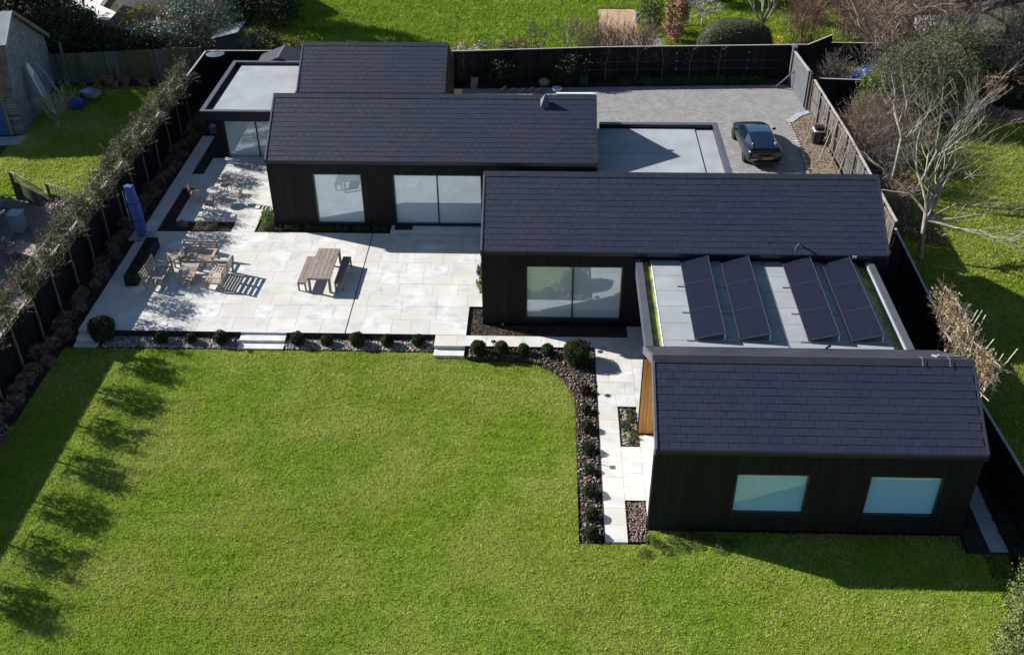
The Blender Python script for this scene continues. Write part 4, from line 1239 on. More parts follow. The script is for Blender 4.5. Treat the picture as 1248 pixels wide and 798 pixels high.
for zc in (.95, 1.85):
    i_ = [k for k in range(len(pr_) - 1) if pr_[k][1] <= zc <= pr_[k + 1][1]][0]
    f_ = (zc - pr_[i_][1]) / (pr_[i_ + 1][1] - pr_[i_][1])
    sr_ = MB()
    for dz in (-.035, .035):
        for j in range(K):
            A_, B_ = Vector(cv.v[i_ * K + j]), Vector(cv.v[(i_ + 1) * K + j])
            q_ = A_.lerp(B_, f_); cx_ = -.13 * zc / 2.7
            sr_.v.append(((q_.x - cx_) * 1.05 + cx_, q_.y * 1.05, zc + dz))
    sr_.f = [(j, (j + 1) % K, K + (j + 1) % K, K + j) for j in range(K)]
    sr_.build('strap', 'blue_plastic', um)
MB().tube([(0, 0, .05), (0, 0, .3)], .04, 8).build('pole', 'black_plastic', um)
MB().tube([(-.33, -.2, 1.0), (-.36, -.19, 2.55)], .008, 4).build('zip', 'white', um)
place(um, (-19.15, 42.25, .004), R(-4))

# black trough planter with dark earth
tr = thing('trough_planter', 'long black trough planter beside the shaded armchair', 'planter', (0, 0, 0))
tq = MB()
tq.box(-.27, -.22, -1.7, 1.7, 0, .5).box(.22, .27, -1.7, 1.7, 0, .5).box(-.22, .22, -1.7, -1.65, 0, .5).box(-.22, .22, 1.65, 1.7, 0, .5).build('box', 'black_plastic', tr)
MB().box(-.219, .219, -1.649, 1.649, .05, .44).build('earth', 'soil', tr)
link('foliage', leaf_cloud(np.stack([nrg.uniform(-.18, .18, 700), nrg.uniform(-1.6, 1.6, 700), nrg.uniform(.44, .6, 700)], 1), (.04, .09), 'leaf_dark', 'foliage'), tr)
place(tr, (-18.3, 39.7, .004), R(1))

# bits and pieces by the back left room
ht = thing('patio_heater', 'slim pole with a flat round disc top behind the back left room', 'patio heater', (-20.1, 60.2, -.1))
MB().tube([(-20.1, 60.2, -.1), (-20.1, 60.2, 2.25)], .03, 8).build('pole', 'black_plastic', ht)
MB().lathe([(.05, 2.2), (.55, 2.27), (.56, 2.29), (.10, 2.36), (.02, 2.38)], (-20.1, 60.2, -.02), 20).build('disc', 'chrome', ht)
for i, (x, y, s, lab, m) in enumerate(((-18.9, 54.2, .45, 'small pale blue grey box on the soil beside the back left room', 'grey_plastic'), (-19.2, 57.4, .55, 'grey covered bin in the shaded side passage, nearer of two', 'grey_plastic'), (-19.2, 60.0, .5, 'grey covered bin in the shaded side passage, farther of two', 'grey_plastic'))):
    t = thing('storage_bin', lab, 'bin', (x, y, -.12))
    MB().box(x - s / 2, x + s / 2, y - s / 2, y + s / 2, -.12, -.12 + s * .9).build('body', m, t, bevel=.03)
    MB().box(x - s / 2 - .02, x + s / 2 + .02, y - s / 2 - .02, y + s / 2 + .02, -.12 + s * .9 + .003, -.12 + s * .98).build('lid', m, t, bevel=.015)
rk = thing('garden_ornament', 'thin whitish ornament of pale petals standing by the corner of the back left room', 'garden ornament', (-17.95, 52.4, -.1))
MB().tube([(-17.95, 52.4, -.1), (-17.95, 52.4, 1.1)], .02, 6).build('stem', 'black_plastic', rk)
for k in range(6):
    a = k * 1.05
    MB().obox((-17.95 + .12 * math.cos(a), 52.4, .5 + k * .11), (.16, .03, .09), (0, a, .3)).build('petal', 'white', rk)
rd = MB()
# rubbish behind the rear wing on the driveway: two pale boxes and a fallen pile of branches
for x, y, z, lab in ((-4.5, 60.55, 0, 'small pale box in the corner of the driveway, lower one'), (-4.45, 60.6, .335, 'small pale box in the corner of the driveway, upper one')):
    t = thing('crate', lab, 'crate', (x, y, z))
    MB().box(x - .2, x + .2, y - .15, y + .15, z, z + .3).build('body', 'teak', t)
    MB().box(x - .21, x + .21, y - .16, y + .16, z + .303, z + .33).build('lid', 'teak', t)
lg = random.Random(6)
for k in range(5):
    x = -2.9 + k * .55
    o = MB().tube([(x, 60.0, .1), (x + .4, 60.2 + lg.uniform(-.2, .2), .15 + lg.uniform(0, .15))], .055, 7).build('log', 'teak')
    tag(o, 'sawn pale log lying behind the rear wing, %s from the left' % ORD[k], 'log', 'sawn logs lying behind the rear wing')
tk = thing('wheelbarrow_tray', 'pale blue tray leaning by the logs behind the rear wing', 'tray', (0, 0, 0))
MB().lathe([(.25, 0), (.32, .22), (.30, .22), (.22, .04)], (.6, 60.2, .01), 12).build('tray', 'bluegrey', tk)

# plants and fittings against the back fence
shrub('shrub', 'dark round shrub against the back fence, left of two', (-2.7, 60.9, 0), (.95, .4), 1.55, 'leaf_dark', 2600, (.08, .16), 'dark shrubs against the back fence', 40)
shrub('shrub', 'larger dark green shrub against the back fence, right of two', (1.3, 61.25, 0), (1.05, .45), 1.75, 'leaf_dark', 2900, (.08, .16), 'dark shrubs against the back fence', 44)
cb = thing('storage_bin', 'small dark blue cube bin under the back fence', 'bin', (2.25, 61.4, 0))
MB().box(1.98, 2.5, 61.15, 61.65, 0, .5).build('body', 'bin_dark', cb, bevel=.03)
MB().box(1.96, 2.52, 61.13, 61.67, .503, .55).build('lid', 'bin_dark', cb, bevel=.015)
sh = thing('stone', 'rounded brown boulder between the two dark shrubs at the back fence', 'boulder', (-.2, 61.1, 0))
MB().lathe([(.2, 0), (.36, .15), (.34, .34), (.18, .46), (.03, .5)], (-.2, 61.1, 0), 10).build('body', 'teak', sh, True)
def fy(x): return 61.94 + (x - 3.4) * .0478
def espalier(x, h, seed, lab):
    t = thing('young_tree', lab, 'young tree', (x, fy(x) - .16, 0), 'bare young trees trained on the back fence')
    rr = random.Random(seed); s = MB()
    s.tube([(x, fy(x) - .16, 0), (x + rr.uniform(-.1, .1), fy(x) - .16, h * .5), (x + rr.uniform(-.15, .25), fy(x) - .18, h)], [.028, .022, .012], 6)
    s.build('trunk', 'bark', t)
    b = MB()
    for k in range(5): grow(b, (x, fy(x) - .17, h * (.45 + .1 * k)), (rr.choice((-1, 1)), rr.uniform(-.15, .1), rr.uniform(.4, 1.2)), .5, .010, 1, rr, .6, (1, 2))
    b.build('branch', 'bark', t)
for i, (x, h) in enumerate(((3.6, 2.1), (5.55, 2.15), (7.1, 2.3), (8.85, 2.2), (10.6, 2.2))):
    espalier(x, h, 40 + i, 'bare young tree trained on the back fence, %s from the left' % ORD[i])
for i, x in enumerate((2.6, 7.95, 12.4)):
    t = thing('trellis_wire', 'fine wires with pale fixing blocks on the back fence, %s set from the left' % ORD[i], 'wires', (x, fy(x), 0), 'wire sets on the back fence')
    for z in (.75, 1.25, 1.75): MB().box(x - .05, x + .05, fy(x) - .11, fy(x) - .03, z - .035, z + .035).build('bracket', 'grey_plastic', t)
    for z in (.75, 1.25): MB().tube([(x, fy(x) - .1, z), (x + (4.6 if i < 2 else 2), fy(x + (4.6 if i < 2 else 2)) - .1, z)], .004, 4).build('wire', 'grey_plastic', t)
# stakes and black box in the dry border
for i, (x, y, tx, ty, h) in enumerate(((14.35, 53.3, 14.6, 53.2, 1.7), (14.55, 50.9, 14.9, 50.7, 2.1), (15.0, 50.2, 15.25, 50.0, 2.0), (15.1, 49.0, 15.35, 48.8, 2.2), (15.3, 52.0, 15.45, 51.8, 2.0), (15.25, 54.2, 15.42, 54.2, 1.9))):
    o = MB().tube([(x, y, 0), (tx, ty, h)], .028, 6).build('stake', 'bamboo')
    tag(o, 'pale wooden stake in the dry border, %s along the grey fence' % ORD[i], 'stake', 'stakes in the dry border')
    twiggy('young_tree', 'thin leafless whip in the dry border, %s along the grey fence' % ORD[i], (x + .15, y + .25, .02), (.35, .3), 1.9, 'bark_brown', 3, 2, 'whips in the dry border', 60 + i, 'young tree', .4, .010)
bx = thing('water_butt', 'black square tub with a pale rim standing in the dry border', 'tub', (14.95, 53.2, .03))
MB().box(14.65, 15.2, 52.95, 53.5, .03, .75).build('body', 'black_plastic', bx, bevel=.03)
MB().box(14.62, 15.23, 52.92, 53.53, .753, .82).build('rim', 'white', bx, bevel=.02)
MB().box(14.68, 15.17, 52.98, 53.47, .823, 1.0).build('lid', 'black_plastic', bx, bevel=.03)

# ------------------------------------------------------------------ the car: a low dark coupe seen from behind
def car():
    """length along y, nose at +y; stations carry half widths and heights"""
    t = thing('parked_car', 'dark blue coupe with a yellow rear plate parked on the block paving', 'car', (0, 0, 0))
    st = [  # y, half width low, half width waist, z bottom, z waist, z deck
        (-2.30, .70, .78, .34, .72, .84), (-2.20, .84, .90, .26, .78, .96), (-1.95, .92, .97, .20, .80, 1.00), (-1.5, .95, 1.00, .18, .80, .985), (-1.0, .94, .985, .18, .78, .95),
        (-.3, .91, .94, .18, .76, .92), (.4, .91, .935, .18, .75, .90), (1.0, .93, .955, .18, .75, .88), (1.45, .95, .98, .18, .73, .86), (1.9, .92, .96, .20, .66, .78), (2.2, .82, .88, .24, .56, .66), (2.38, .60, .66, .30, .46, .54)]
    m = MB(); N = 13
    for y, wl, ww, zb, zw, zd in st:
        prof = [(-wl * .85, zb), (-wl, zb + .08), (-ww, (zb + zw) / 2 + .05), (-ww * .985, zw), (-ww * .90, zd - .02), (-ww * .70, zd + .01), (0, zd + .03),
                (ww * .70, zd + .01), (ww * .90, zd - .02), (ww * .985, zw), (ww, (zb + zw) / 2 + .05), (wl, zb + .08), (wl * .85, zb)]
        m.v += [(x, y, z) for x, z in prof]
    for i in range(len(st) - 1):
        for j in range(N):
            k = (j + 1) % N
            m.f.append((i * N + j, (i + 1) * N + j, (i + 1) * N + k, i * N + k))
    m.f.append(tuple(range(N))); m.f.append(tuple(range(len(st) * N - 1, (len(st) - 1) * N - 1, -1)))
    o = m.build('body', 'carpaint', t, True)
    sb = o.modifiers.new('sub', 'SUBSURF'); sb.levels = sb.render_levels = 1
    # cabin: windscreen, roof and fast back, as separate panels over one shape
    cs = [(-2.02, .60, 1.00, .60, 1.01), (-1.35, .78, .97, .60, 1.14), (-.55, .84, .93, .62, 1.265), (.15, .85, .92, .61, 1.28), (.75, .83, .905, .62, 1.16), (1.22, .74, .90, .70, .93)]
    def strip(fn, name, mat, lift=0):
        s = MB()
        for (y, w0, z0, w1, z1) in cs: s.v += fn(y, w0, z0, w1, z1)
        k = len(s.v) // len(cs)
        for i in range(len(cs) - 1):
            for j in range(k - 1): s.f.append((i * k + j, i * k + j + 1, (i + 1) * k + j + 1, (i + 1) * k + j))
        return s
    def top(y, w0, z0, w1, z1): return [(-w1, y, z1), (-w1 * .55, y, z1 + .035), (0, y, z1 + .045), (w1 * .55, y, z1 + .035), (w1, y, z1)]
    full = [top(*c) for c in cs]
    def panel(i0, i1, name, mat):
        s = MB()
        for r in full[i0:i1 + 1]: s.v += r
        for i in range(i1 - i0):
            for j in range(4): s.f.append((i * 5 + j, i * 5 + j + 1, (i + 1) * 5 + j + 1, (i + 1) * 5 + j))
        s.build(name, mat, t, True)
    panel(0, 2, 'rear_window', 'carglass'); panel(2, 4, 'roof', 'carroof'); panel(4, 5, 'windscreen', 'carglass')
    for sg in (-1, 1):
        s = MB()
        for y, w0, z0, w1, z1 in cs: s.v += [(sg * w0, y, z0 - .03), (sg * w1, y, z1)]
        for i in range(len(cs) - 1):
            q = (i * 2, i * 2 + 1, i * 2 + 3, i * 2 + 2)
            s.f.append(q if sg > 0 else q[::-1])
        s.build('side_window', 'carglass', t, True)
        s = MB()
        s.tube([(sg * w1, y, z1 + .006) for y, w0, z0, w1, z1 in cs], .03, 6).build('roof_rail', 'carpaint', t, True)
        mi = MB().obox((sg * 1.04, .55, .96), (.2, .10, .12), (0, 0, sg * .2)).build('wing_mirror', 'carpaint', t, bevel=.03)
        MB().obox((sg * .58, -2.315, .80), (.30, .05, .10), (0, 0, -sg * .22)).build('tail_light', 'taillight', t, bevel=.01)
        for yy in (-1.38, 1.42):
            wh = MB()
            ring = [(.335, -.12), (.345, -.10), (.345, .10), (.335, .12), (.23, .12), (.23, -.12)]
            n = 20
            for r, x in ring:
                for j in range(n):
                    a = 6.2832 * j / n
                    wh.v.append((sg * .86 + x, yy + math.cos(a) * r, .345 + math.sin(a) * r))
            for i in range(6):
                for j in range(n): wh.f.append((i * n + j, i * n + (j + 1) % n, ((i + 1) % 6) * n + (j + 1) % n, ((i + 1) % 6) * n + j))
            wo = wh.build('wheel', 'rubber', t)
            ri = MB()
            for k in range(10):
                a = k * .6283
                ri.obox((sg * .965, yy + math.cos(a) * .12, .345 + math.sin(a) * .12), (.03, .22, .035), (a, 0, 0))
            ri.build('rim', 'rim', wo)
    MB().obox((0, -2.02, 1.035), (1.5, .16, .04), (.25, 0, 0)).build('spoiler', 'carpaint', t, bevel=.015)
    MB().obox((0, -2.315, .34), (1.3, .10, .18)).build('diffuser', 'black_plastic', t, bevel=.02)
    MB().obox((0, -2.325, .87), (1.2, .02, .03)).build('light_bar', 'taillight', t)
    pl = MB().obox((0.05, -2.348, .60), (.54, .02, .125), (-.12, 0, 0)).build('number_plate', 'plate', t)
    k = MB()
    for i, wv in enumerate((.05, .045, .02, .05, .04, .05, .045)):
        k.obox((-.18 + i * .068 + (.03 if i > 3 else 0), -2.3605, .60), (wv, .004, .07), (-.12, 0, 0))
    k.build('characters', 'plate_black', pl)
    for sg in (-1, 1):
        MB().lathe([(.05, 0), (.055, .03), (.04, .03), (.04, 0)], (0, 0, 0), 10).build('exhaust', 'chrome', t).location = (sg * .5, -2.36, .34)
        MB().obox((sg * .62, -2.31, .52), (.34, .03, .07), (0, 0, -sg * .2)).build('bumper_trim', 'chrome' if sg < 0 else 'black_plastic', t, bevel=.01)
    return t
place(car(), (11.40, 52.32, 0.004), R(3))

# ------------------------------------------------------------------ neighbours on the left
# outbuilding with a mansard roof: tiled steep front, grey upper slope, brick gable
ob = thing('brick_outbuilding', 'grey brick outbuilding with a steep tiled front roof and a blue door', 'outbuilding', (0, 0, 0))
W0 = 6.5      # extends to -x
gp = [(0, 0), (7.9, 0), (7.9, 2.9), (3.1, 5.9), (.9, 4.85), (-.1, 2.3)]
MB().prismx([(y + (.25 if y < .5 else 0), z) for y, z in gp], -W0, 0).build('wall', 'brick_grey', ob)
rfm = MB().prismx([(.85, 4.9), (3.1, 5.98), (3.1, 6.08), (.72, 4.98)], -W0, .16).build('roof', 'tar_roof', ob)
MB().prismx([(3.12, 5.98), (8.15, 2.84), (8.2, 2.94), (3.12, 6.08)], -W0, .18).build('back_roof', 'tar_roof', rfm)
MB().prismx([(3.0, 5.98), (8.2, 2.72), (8.24, 2.98), (3.1, 6.14)], .18, .24).build('barge_board', 'teak', rfm)
MB().prismx([(.70, 4.80), (3.1, 5.9), (3.1, 6.12), (.66, 5.02)], .17, .22).build('barge_board', 'alu', rfm)
tl = MB().prismx([(-.06, 2.32), (.86, 4.86), (.98, 4.80), (.06, 2.25)], -W0, .0).build('tiled_slope', 'tile_brown', ob)
unit = MB().box(-.5, .5, 0, 1, 0, 1).mesh('tile', 'tile_brown')
sl = math.atan2(2.54, .92); Ls = math.hypot(2.54, .92); nc = 15
for c in range(nc):
    for k in range(12):
        x = -.14 - k * .27 - (.13 if c % 2 else 0)
        o = bpy.data.objects.new('tile', unit); COL.objects.link(o); o.parent = tl
        f = c / nc
        o.location = (x, -.07 + .92 * f - .02, 2.33 + 2.54 * f + .01)
        o.rotation_euler = (sl - .1, 0, 0); o.scale = (.26, Ls / nc * 1.15, .02)
dr = MB().box(-3.6, -.75, .13, .22, 0, 2.05).build('garage_door', 'bluedoor', ob)
for k in range(9): MB().box(-3.58 + k * .315, -3.58 + k * .315 + .295, .105, .129, .03, 2.02).build('board', 'bluedoor', dr)
MB().box(-3.75, -3.602, .10, .25, 0, 2.2).box(-.748, -.6, .10, .25, 0, 2.2).box(-3.75, -.6, .09, .25, 2.205, 2.32).build('door_frame', 'teak', dr)
place(ob, (-29.6, 53.4, .0), R(9))
MB().prism([(-34, 51.6), (-29.1, 52.2), (-29.4, 53.3), (-34, 52.6)], 0, .03).build('doorstep', 'slab_grey', None, False, 'structure')
sb = thing('paddle_board', 'long pale paddle board leaning upright against the brick gable', 'paddle board', (0, 0, 0))
prof = [(.05, 0), (.26, .3), (.36, 1.2), (.37, 2.0), (.30, 2.8), (.12, 3.25), (.02, 3.3)]
poly = [(x, z) for x, z in prof] + [(-x, z) for x, z in reversed(prof)]
MB().prismy(poly, -.05, .05).build('board', 'white_metal', sb, bevel=.02)
MB().prismy([(.1, .4), (.28, .9), (.30, 2.0), (.2, 2.6), (-.2, 2.6), (-.30, 2.0), (-.28, .9), (-.1, .4)], -.056, -.0505).build('deck_pad', 'bluegrey', sb)
MB().prismy([(-.03, .35), (.03, .35), (.0, .6)], .05, .28).build('fin', 'black_plastic', sb)
place(sb, (-28.9, 56.2, 0), R(99)); sb.rotation_euler = (R(-14), 0, R(99))
hp = thing('hoop', 'tall thin pale hoop leaning on the brick gable beside the paddle board', 'hoop', (-28.6, 57, 0))
MB().tube([(-28.5, 56.9, 0), (-28.9, 57.2, 1.2), (-29.4, 57.0, 2.6), (-29.55, 56.7, 3.0)], .035, 6).build('rod', 'bluegrey', hp)
bg2 = thing('tarpaulin_bundle', 'bright blue tarpaulin bundle on the shaded lawn by the gable', 'tarpaulin', (-28.0, 57.2, 0))
MB().lathe([(.35, 0), (.55, .15), (.5, .4), (.3, .55), (.04, .6)], (-28.0, 57.3, 0), 9).build('body', 'blue_plastic', bg2)
def bare_tree(name, label, loc, h, m, seed, limbs, depth=4, r=.12, spread=.7, cat='tree', lean=(0, 0), up=.15, minr=.006, trunk_h=None, shrink=.70, limb_dirs=None, group=None, kids=(2, 3)):
    t = thing(name, label, cat, loc, group)
    rr = random.Random(seed)
    th = trunk_h or h * .35
    top = Vector(loc) + Vector((lean[0], lean[1], th))
    mid = Vector(loc).lerp(top, .5) + Vector((rr.uniform(-.05, .05), rr.uniform(-.05, .05), 0)) * h * .3
    tm = MB().tube([loc, mid, top], [r, r * .88, r * .78], 8)
    tm.build('trunk', m, t, True)
    b = MB()
    for k in range(limbs):
        if limb_dirs: d = Vector(limb_dirs[k % len(limb_dirs)]).normalized()
        else:
            a = 6.283 * k / limbs + rr.uniform(-.4, .4)
            d = Vector((math.cos(a) * spread, math.sin(a) * spread, 1)).normalized()
        s = top if k % 2 == 0 else mid.lerp(top, .7)
        grow(b, s, d, (h - th) * .42 * rr.uniform(.85, 1.15), r * .6, depth, rr, spread, kids, shrink, up, 4, .12, None, minr)
    b.build('branch', m, t)
    return t
bare_tree('small_tree', 'small bare tree in front of the brick gable', (-27.6, 53.6, 0), 3.1, 'bark_pale', 5, 7, 3, .06, .9, trunk_h=.8, minr=.011)
for i, (x, y, s) in enumerate(((-27.9, 60.4, .55), (-27.2, 60.5, .7), (-26.7, 60.2, .5), (-26.2, 60.6, .6), (-27.6, 59.7, .45), (-25.0, 60.5, .55), (-28.6, 60.0, .45))):
    t = thing('flower_pot', 'terracotta pot under the old board fence, %s' % ('lone one on the right' if i == 5 else ORD[i] + ' of the left cluster' if i < 5 else 'at the far left by the gable'), 'flower pot', (x, y, 0), 'terracotta pots under the old fence')
    MB().lathe([(s * .32, 0), (s * .45, s * .75), (s * .5, s * .76), (s * .5, s * .9), (s * .42, s * .9), (s * .40, s * .7)], (x, y, 0), 14).build('pot', 'terracotta', t)
    MB().lathe([(s * .40, s * .70), (s * .02, s * .74)], (x, y, 0), 12).build('earth', 'soil', t)
po = MB().obox((-29.7, 60.5, 1.35), (.12, .12, 2.9), (0, .05, 0)).build('post', 'fence_old'); tag(po, 'tall wooden post standing in front of the old board fence', 'post')
wb = thing('wheelbarrow', 'dark blue wheelbarrow on the shaded left lawn by the pots', 'wheelbarrow', (0, 0, 0))
MB().add([(-.3, -.4, .35), (.3, -.4, .35), (.25, .35, .3), (-.25, .35, .3), (-.42, -.5, .68), (.42, -.5, .68), (.38, .6, .66), (-.38, .6, .66)], [(0, 1, 2, 3), (0, 4, 5, 1), (1, 5, 6, 2), (2, 6, 7, 3), (3, 7, 4, 0)]).build('tray', 'bluegrey', wb)
for sx in (-.28, .28): MB().tube([(sx * .4, .85, .18), (sx, -.2, .3), (sx * 1.2, -1.0, .55)], .02, 5).build('handle', 'black_plastic', wb); MB().tube([(sx, -.3, .33), (sx, -.35, 0)], .018, 5).build('leg', 'black_plastic', wb)
w_ = MB(); w_.lathe([(.18, -.04), (.18, .04), (.1, .04), (.1, -.04)], (0, 0, 0), 14); ww = w_.build('wheel', 'rubber', wb); ww.rotation_euler = (0, R(90), 0); ww.location = (0, .85, .18)
place(wb, (-27.4, 58.2, 0), R(60))

# lower left: wavy topped trellis, timber table, trampoline frame and shed
tf = thing('wavy_trellis', 'grey wavy topped trellis panels at the near end of the left lawn', 'trellis', (-25.5, 45.7, 0))
def wavy(ax, ay, bx, by):
    L = math.hypot(bx - ax, by - ay); a = math.atan2(by - ay, bx - ax)
    ux, uy = math.cos(a), math.sin(a)
    f = lambda u: 1.22 + .26 * math.cos(math.pi * u)
    n = 14
    for i in range(n):
        u0 = (i + .1) / n; u1 = (i + .8) / n
        x, y = ax + ux * L * (u0 + u1) / 2, ay + uy * L * (u0 + u1) / 2
        hgt = f((u0 + u1) / 2)
        MB().obox((x, y, hgt * .33), (L / n * .95, .02, hgt * .66), (0, 0, a)).build('board', 'fence_old', tf)
        MB().obox((x, y, hgt * .83), (.025, .02, hgt * .34), (0, 0, a)).build('slat', 'fence_cap', tf)
    MB().tube([(ax + ux * L * k / 16, ay + uy * L * k / 16, f(k / 16) + .02) for k in range(17)], .04, 6).build('top_rail', 'fence_cap', tf)
    for q in range(3):
        MB().tube([(ax + ux * L * k / 8, ay + uy * L * k / 8, f(k / 8) * (.70 + .09 * q)) for k in range(9)], .012, 4).build('slat', 'fence_cap', tf)
wavy(-26.7, 45.9, -24.4, 44.7); wavy(-24.4, 44.7, -22.0, 44.0)
for x, y in ((-26.75, 45.92), (-24.4, 44.7), (-21.95, 43.98)): MB().box(x - .06, x + .06, y - .06, y + .06, 0, 1.52).build('post', 'fence_old', tf)
sheet('neighbour_yard', [(-32, 30), (-21.3, 30), (-21.3, 44.6), (-24.4, 44.9), (-26.7, 46.0), (-32, 46)], .004, mk('yard_paving', (.12, .11, .10), (.2, .185, .17), 1.3, .9, .3, 20))
shrub('flowering_shrub', 'pink and cream flowering bush below the wavy trellis', (-23.5, 43.7, 0), (.95, .6), 1.1, 'heather', 1500, (.05, .11), None, 40)
shrub('flowering_shrub', 'sparse pinkish shrub beside the sunlit plank in the left yard', (-24.6, 40.4, 0), (.6, .5), .9, 'heather', 420, (.05, .1), None, 14)
pk = thing('garden_plank', 'sunlit tan boards lying in the left yard', 'boards', (0, 0, 0))
for k in range(3): MB().box(-.9, .9, -.42 + k * .29, -.42 + k * .29 + .27, 0, .05).build('board', 'lounge_wood', pk)
place(pk, (-23.6, 40.2, .45), R(-22))
MB().box(-.8, .8, -.35, .35, -.44, -.006).build('base', 'fence_old', pk)
ta = thing('garden_stool', 'pale blue block seat in the left yard under the trellis', 'stool', (-25.3, 42.8, 0))
MB().box(-25.6, -25.05, 42.5, 43.1, 0, .9).build('body', 'bluegrey', ta, bevel=.02)
MB().box(-25.65, -25.0, 42.45, 43.15, .903, .97).build('top', 'bluegrey', ta, bevel=.02)
sd2 = thing('garden_shed', 'pale blue boarded shed corner at the left picture edge', 'shed', (-28, 44.5, 0))
wl = MB().box(-30.5, -27.2, 42.9, 45.2, 0, 2.0).build('wall', 'bluegrey', sd2)
for k in range(10): MB().box(-27.198, -27.175, 42.92 + k * .228, 42.92 + k * .228 + .215, .02, 1.98).build('board', 'bluegrey', wl)
MB().prismx([(42.75, 2.0), (45.35, 2.0), (45.35, 2.08), (44.05, 2.7), (42.75, 2.08)], -30.6, -27.05).build('roof', 'tar_roof', sd2)
tp = thing('climbing_frame', 'grey tubular metal frame with a blue mat in the left yard', 'frame', (-26.5, 41, 0))
for a, b in (((-27.6, 40.2, 1.5), (-25.6, 40.6, 1.5)), ((-25.6, 40.6, 1.5), (-25.3, 42.0, 1.5)), ((-27.6, 40.2, .9), (-25.6, 40.6, .9)), ((-27.4, 41.6, 1.5), (-25.3, 42.0, 1.5)), ((-27.6, 40.2, 1.5), (-27.4, 41.6, 1.5))):
    MB().tube([a, b], .035, 6).build('rail', 'grey_plastic', tp)
for x, y in ((-27.6, 40.2), (-25.6, 40.6), (-25.3, 42.0), (-27.4, 41.6)): MB().tube([(x, y, 0), (x, y, 1.55)], .035, 6).build('leg', 'grey_plastic', tp)
MB().lathe([(.75, .5), (.85, .58), (.85, .66), (.1, .7)], (-26.6, 41.0, 0), 18).build('mat', 'blue_plastic', tp)
bxx = thing('planter_box', 'tan wooden box at the left picture edge in the shaded yard', 'planter', (-25.5, 38.3, 0))
MB().box(-26.4, -25.2, 37.9, 38.9, 0, .85).build('box', 'teak', bxx, bevel=.01)
MB().box(-26.35, -25.25, 37.95, 38.85, .852, .87).build('earth', 'soil', bxx)

# behind the left fence: hedge, shrubs, a shed, paving and a neighbour's roof
def crown_tree(name, label, loc, r, h, m, n, size, trunk_h=1.0, clump=60, tm='bark', group=None, cat='tree', cl_r=.2, rt=.14, asp=.55):
    t = thing(name, label, cat, (0, 0, 0), group)
    rr = random.Random(int(loc[0] * 31 + loc[1] * 7)); s = MB()
    s.tube([(0, 0, 0), (rr.uniform(-.2, .2), rr.uniform(-.2, .2), h * .3), (rr.uniform(-.3, .3), rr.uniform(-.3, .3), h * .62)], [rt, rt * .75, rt * .3], 7)
    for k in range(9): grow(s, (0, 0, h * (.22 + .05 * k)), (math.cos(k * 2.4), math.sin(k * 2.4), .7), h * .25, rt * .35, 2, rr, .7, (1, 2))
    s.build('trunk', tm, t)
    hz = (h - trunk_h) / 2
    link('crown', leaf_cloud(ball_points(n, (0, 0, trunk_h + hz), (r[0], r[1], hz), .55, clump, .05, cl_r), size, m, 'crown', .15, asp), t)
    t.location = loc
    return t
crown_tree('hedge_tree', 'dark tall hedge tree behind the old board fence next to the gable', (-31.4, 64.2, 0), (2.5, 1.9), 3.5, 'leaf_dark', 6500, (.14, .28), .1)
crown_tree('hedge_tree', 'dark evergreen mass behind the middle of the old board fence', (-27.9, 64.0, 0), (2.4, 1.5), 2.5, 'leaf_dark', 6500, (.14, .28), .1)
crown_tree('evergreen_tree', 'dark olive tree at the top left corner above the outbuilding', (-36.5, 70.0, 0), (4.2, 3.2), 6.0, 'leaf_dark', 7000, (.16, .32), .5)
crown_tree('evergreen_tree', 'tall dark evergreen at the left edge behind the outbuilding roof', (-37.6, 64.6, 0), (3.0, 3.2), 8.8, 'leaf_dark', 8000, (.18, .34), .4, 70)
crown_tree('evergreen_tree', 'rounded dark green bush by the pale curved terrace', (-32.6, 69.2, 0), (1.6, 1.3), 2.4, 'leaf_olive', 3000, (.12, .24), .1)
crown_tree('shrub_bed', 'glossy grey green shrub lit by the sun behind the fence', (-25.6, 65.3, 0), (2.5, 1.3), 2.3, 'leaf_silver', 5200, (.12, .22), .1, cat='shrub')
crown_tree('shrub_bed', 'golden topped shrub above the glossy shrub', (-26.7, 67.4, 0), (1.7, .9), 2.9, 'leaf_gold', 2600, (.10, .2), .1, cat='shrub')
crown_tree('shrub_bed', 'bright green shrub beside the large silvery bush', (-24.2, 67.9, 0), (.9, .8), 3.3, 'leaf_bright', 1500, (.10, .2), .1, cat='shrub')
crown_tree('evergreen_tree', 'large silvery green bush behind the back left corner', (-22.6, 66.6, 0), (2.1, 1.7), 4.6, 'leaf_silver', 9000, (.10, .2), .1, 90)
twiggy('bare_shrub', 'pale leafless shrub between the golden and the silvery bushes', (-26.0, 69.6, 0), (1.4, 1.0), 3.0, 'twig_silver', 26, 3, None, 3)
twiggy('bare_shrub', 'reddish brown leafless bush left of the silvery bush', (-23.9, 71.0, 0), (1.3, 1.0), 3.0, 'twig_red', 30, 3, None, 4)
crown_tree('evergreen_tree', 'very dark conifer at the top edge left of the back lawn', (-19.4, 71.5, 0), (2.3, 2.0), 6.5, 'leaf_dark', 8000, (.14, .26), .2, 70)
crown_tree('evergreen_tree', 'second very dark conifer at the top edge behind the green shed', (-22.5, 73.2, 0), (2.2, 2.0), 6.0, 'leaf_dark', 7000, (.14, .26), .2, 70)
twiggy('bare_shrub', 'dull red leafless thicket at the top edge beside the dark conifers', (-20.6, 74.2, 0), (1.6, 1.2), 3.8, 'twig_red', 24, 3, None, 14)
crown_tree('shrub_bed', 'round olive shrub between the green shed and the house', (-18.4, 65.3, 0), (1.05, .9), 2.1, 'leaf_olive', 3200, (.09, .17), .1, cat='shrub')
twiggy('bare_shrub', 'pale grey twiggy bush against the green shed', (-19.5, 65.0, 0), (.6, .6), 2.0, 'twig_silver', 22, 3, None, 5)
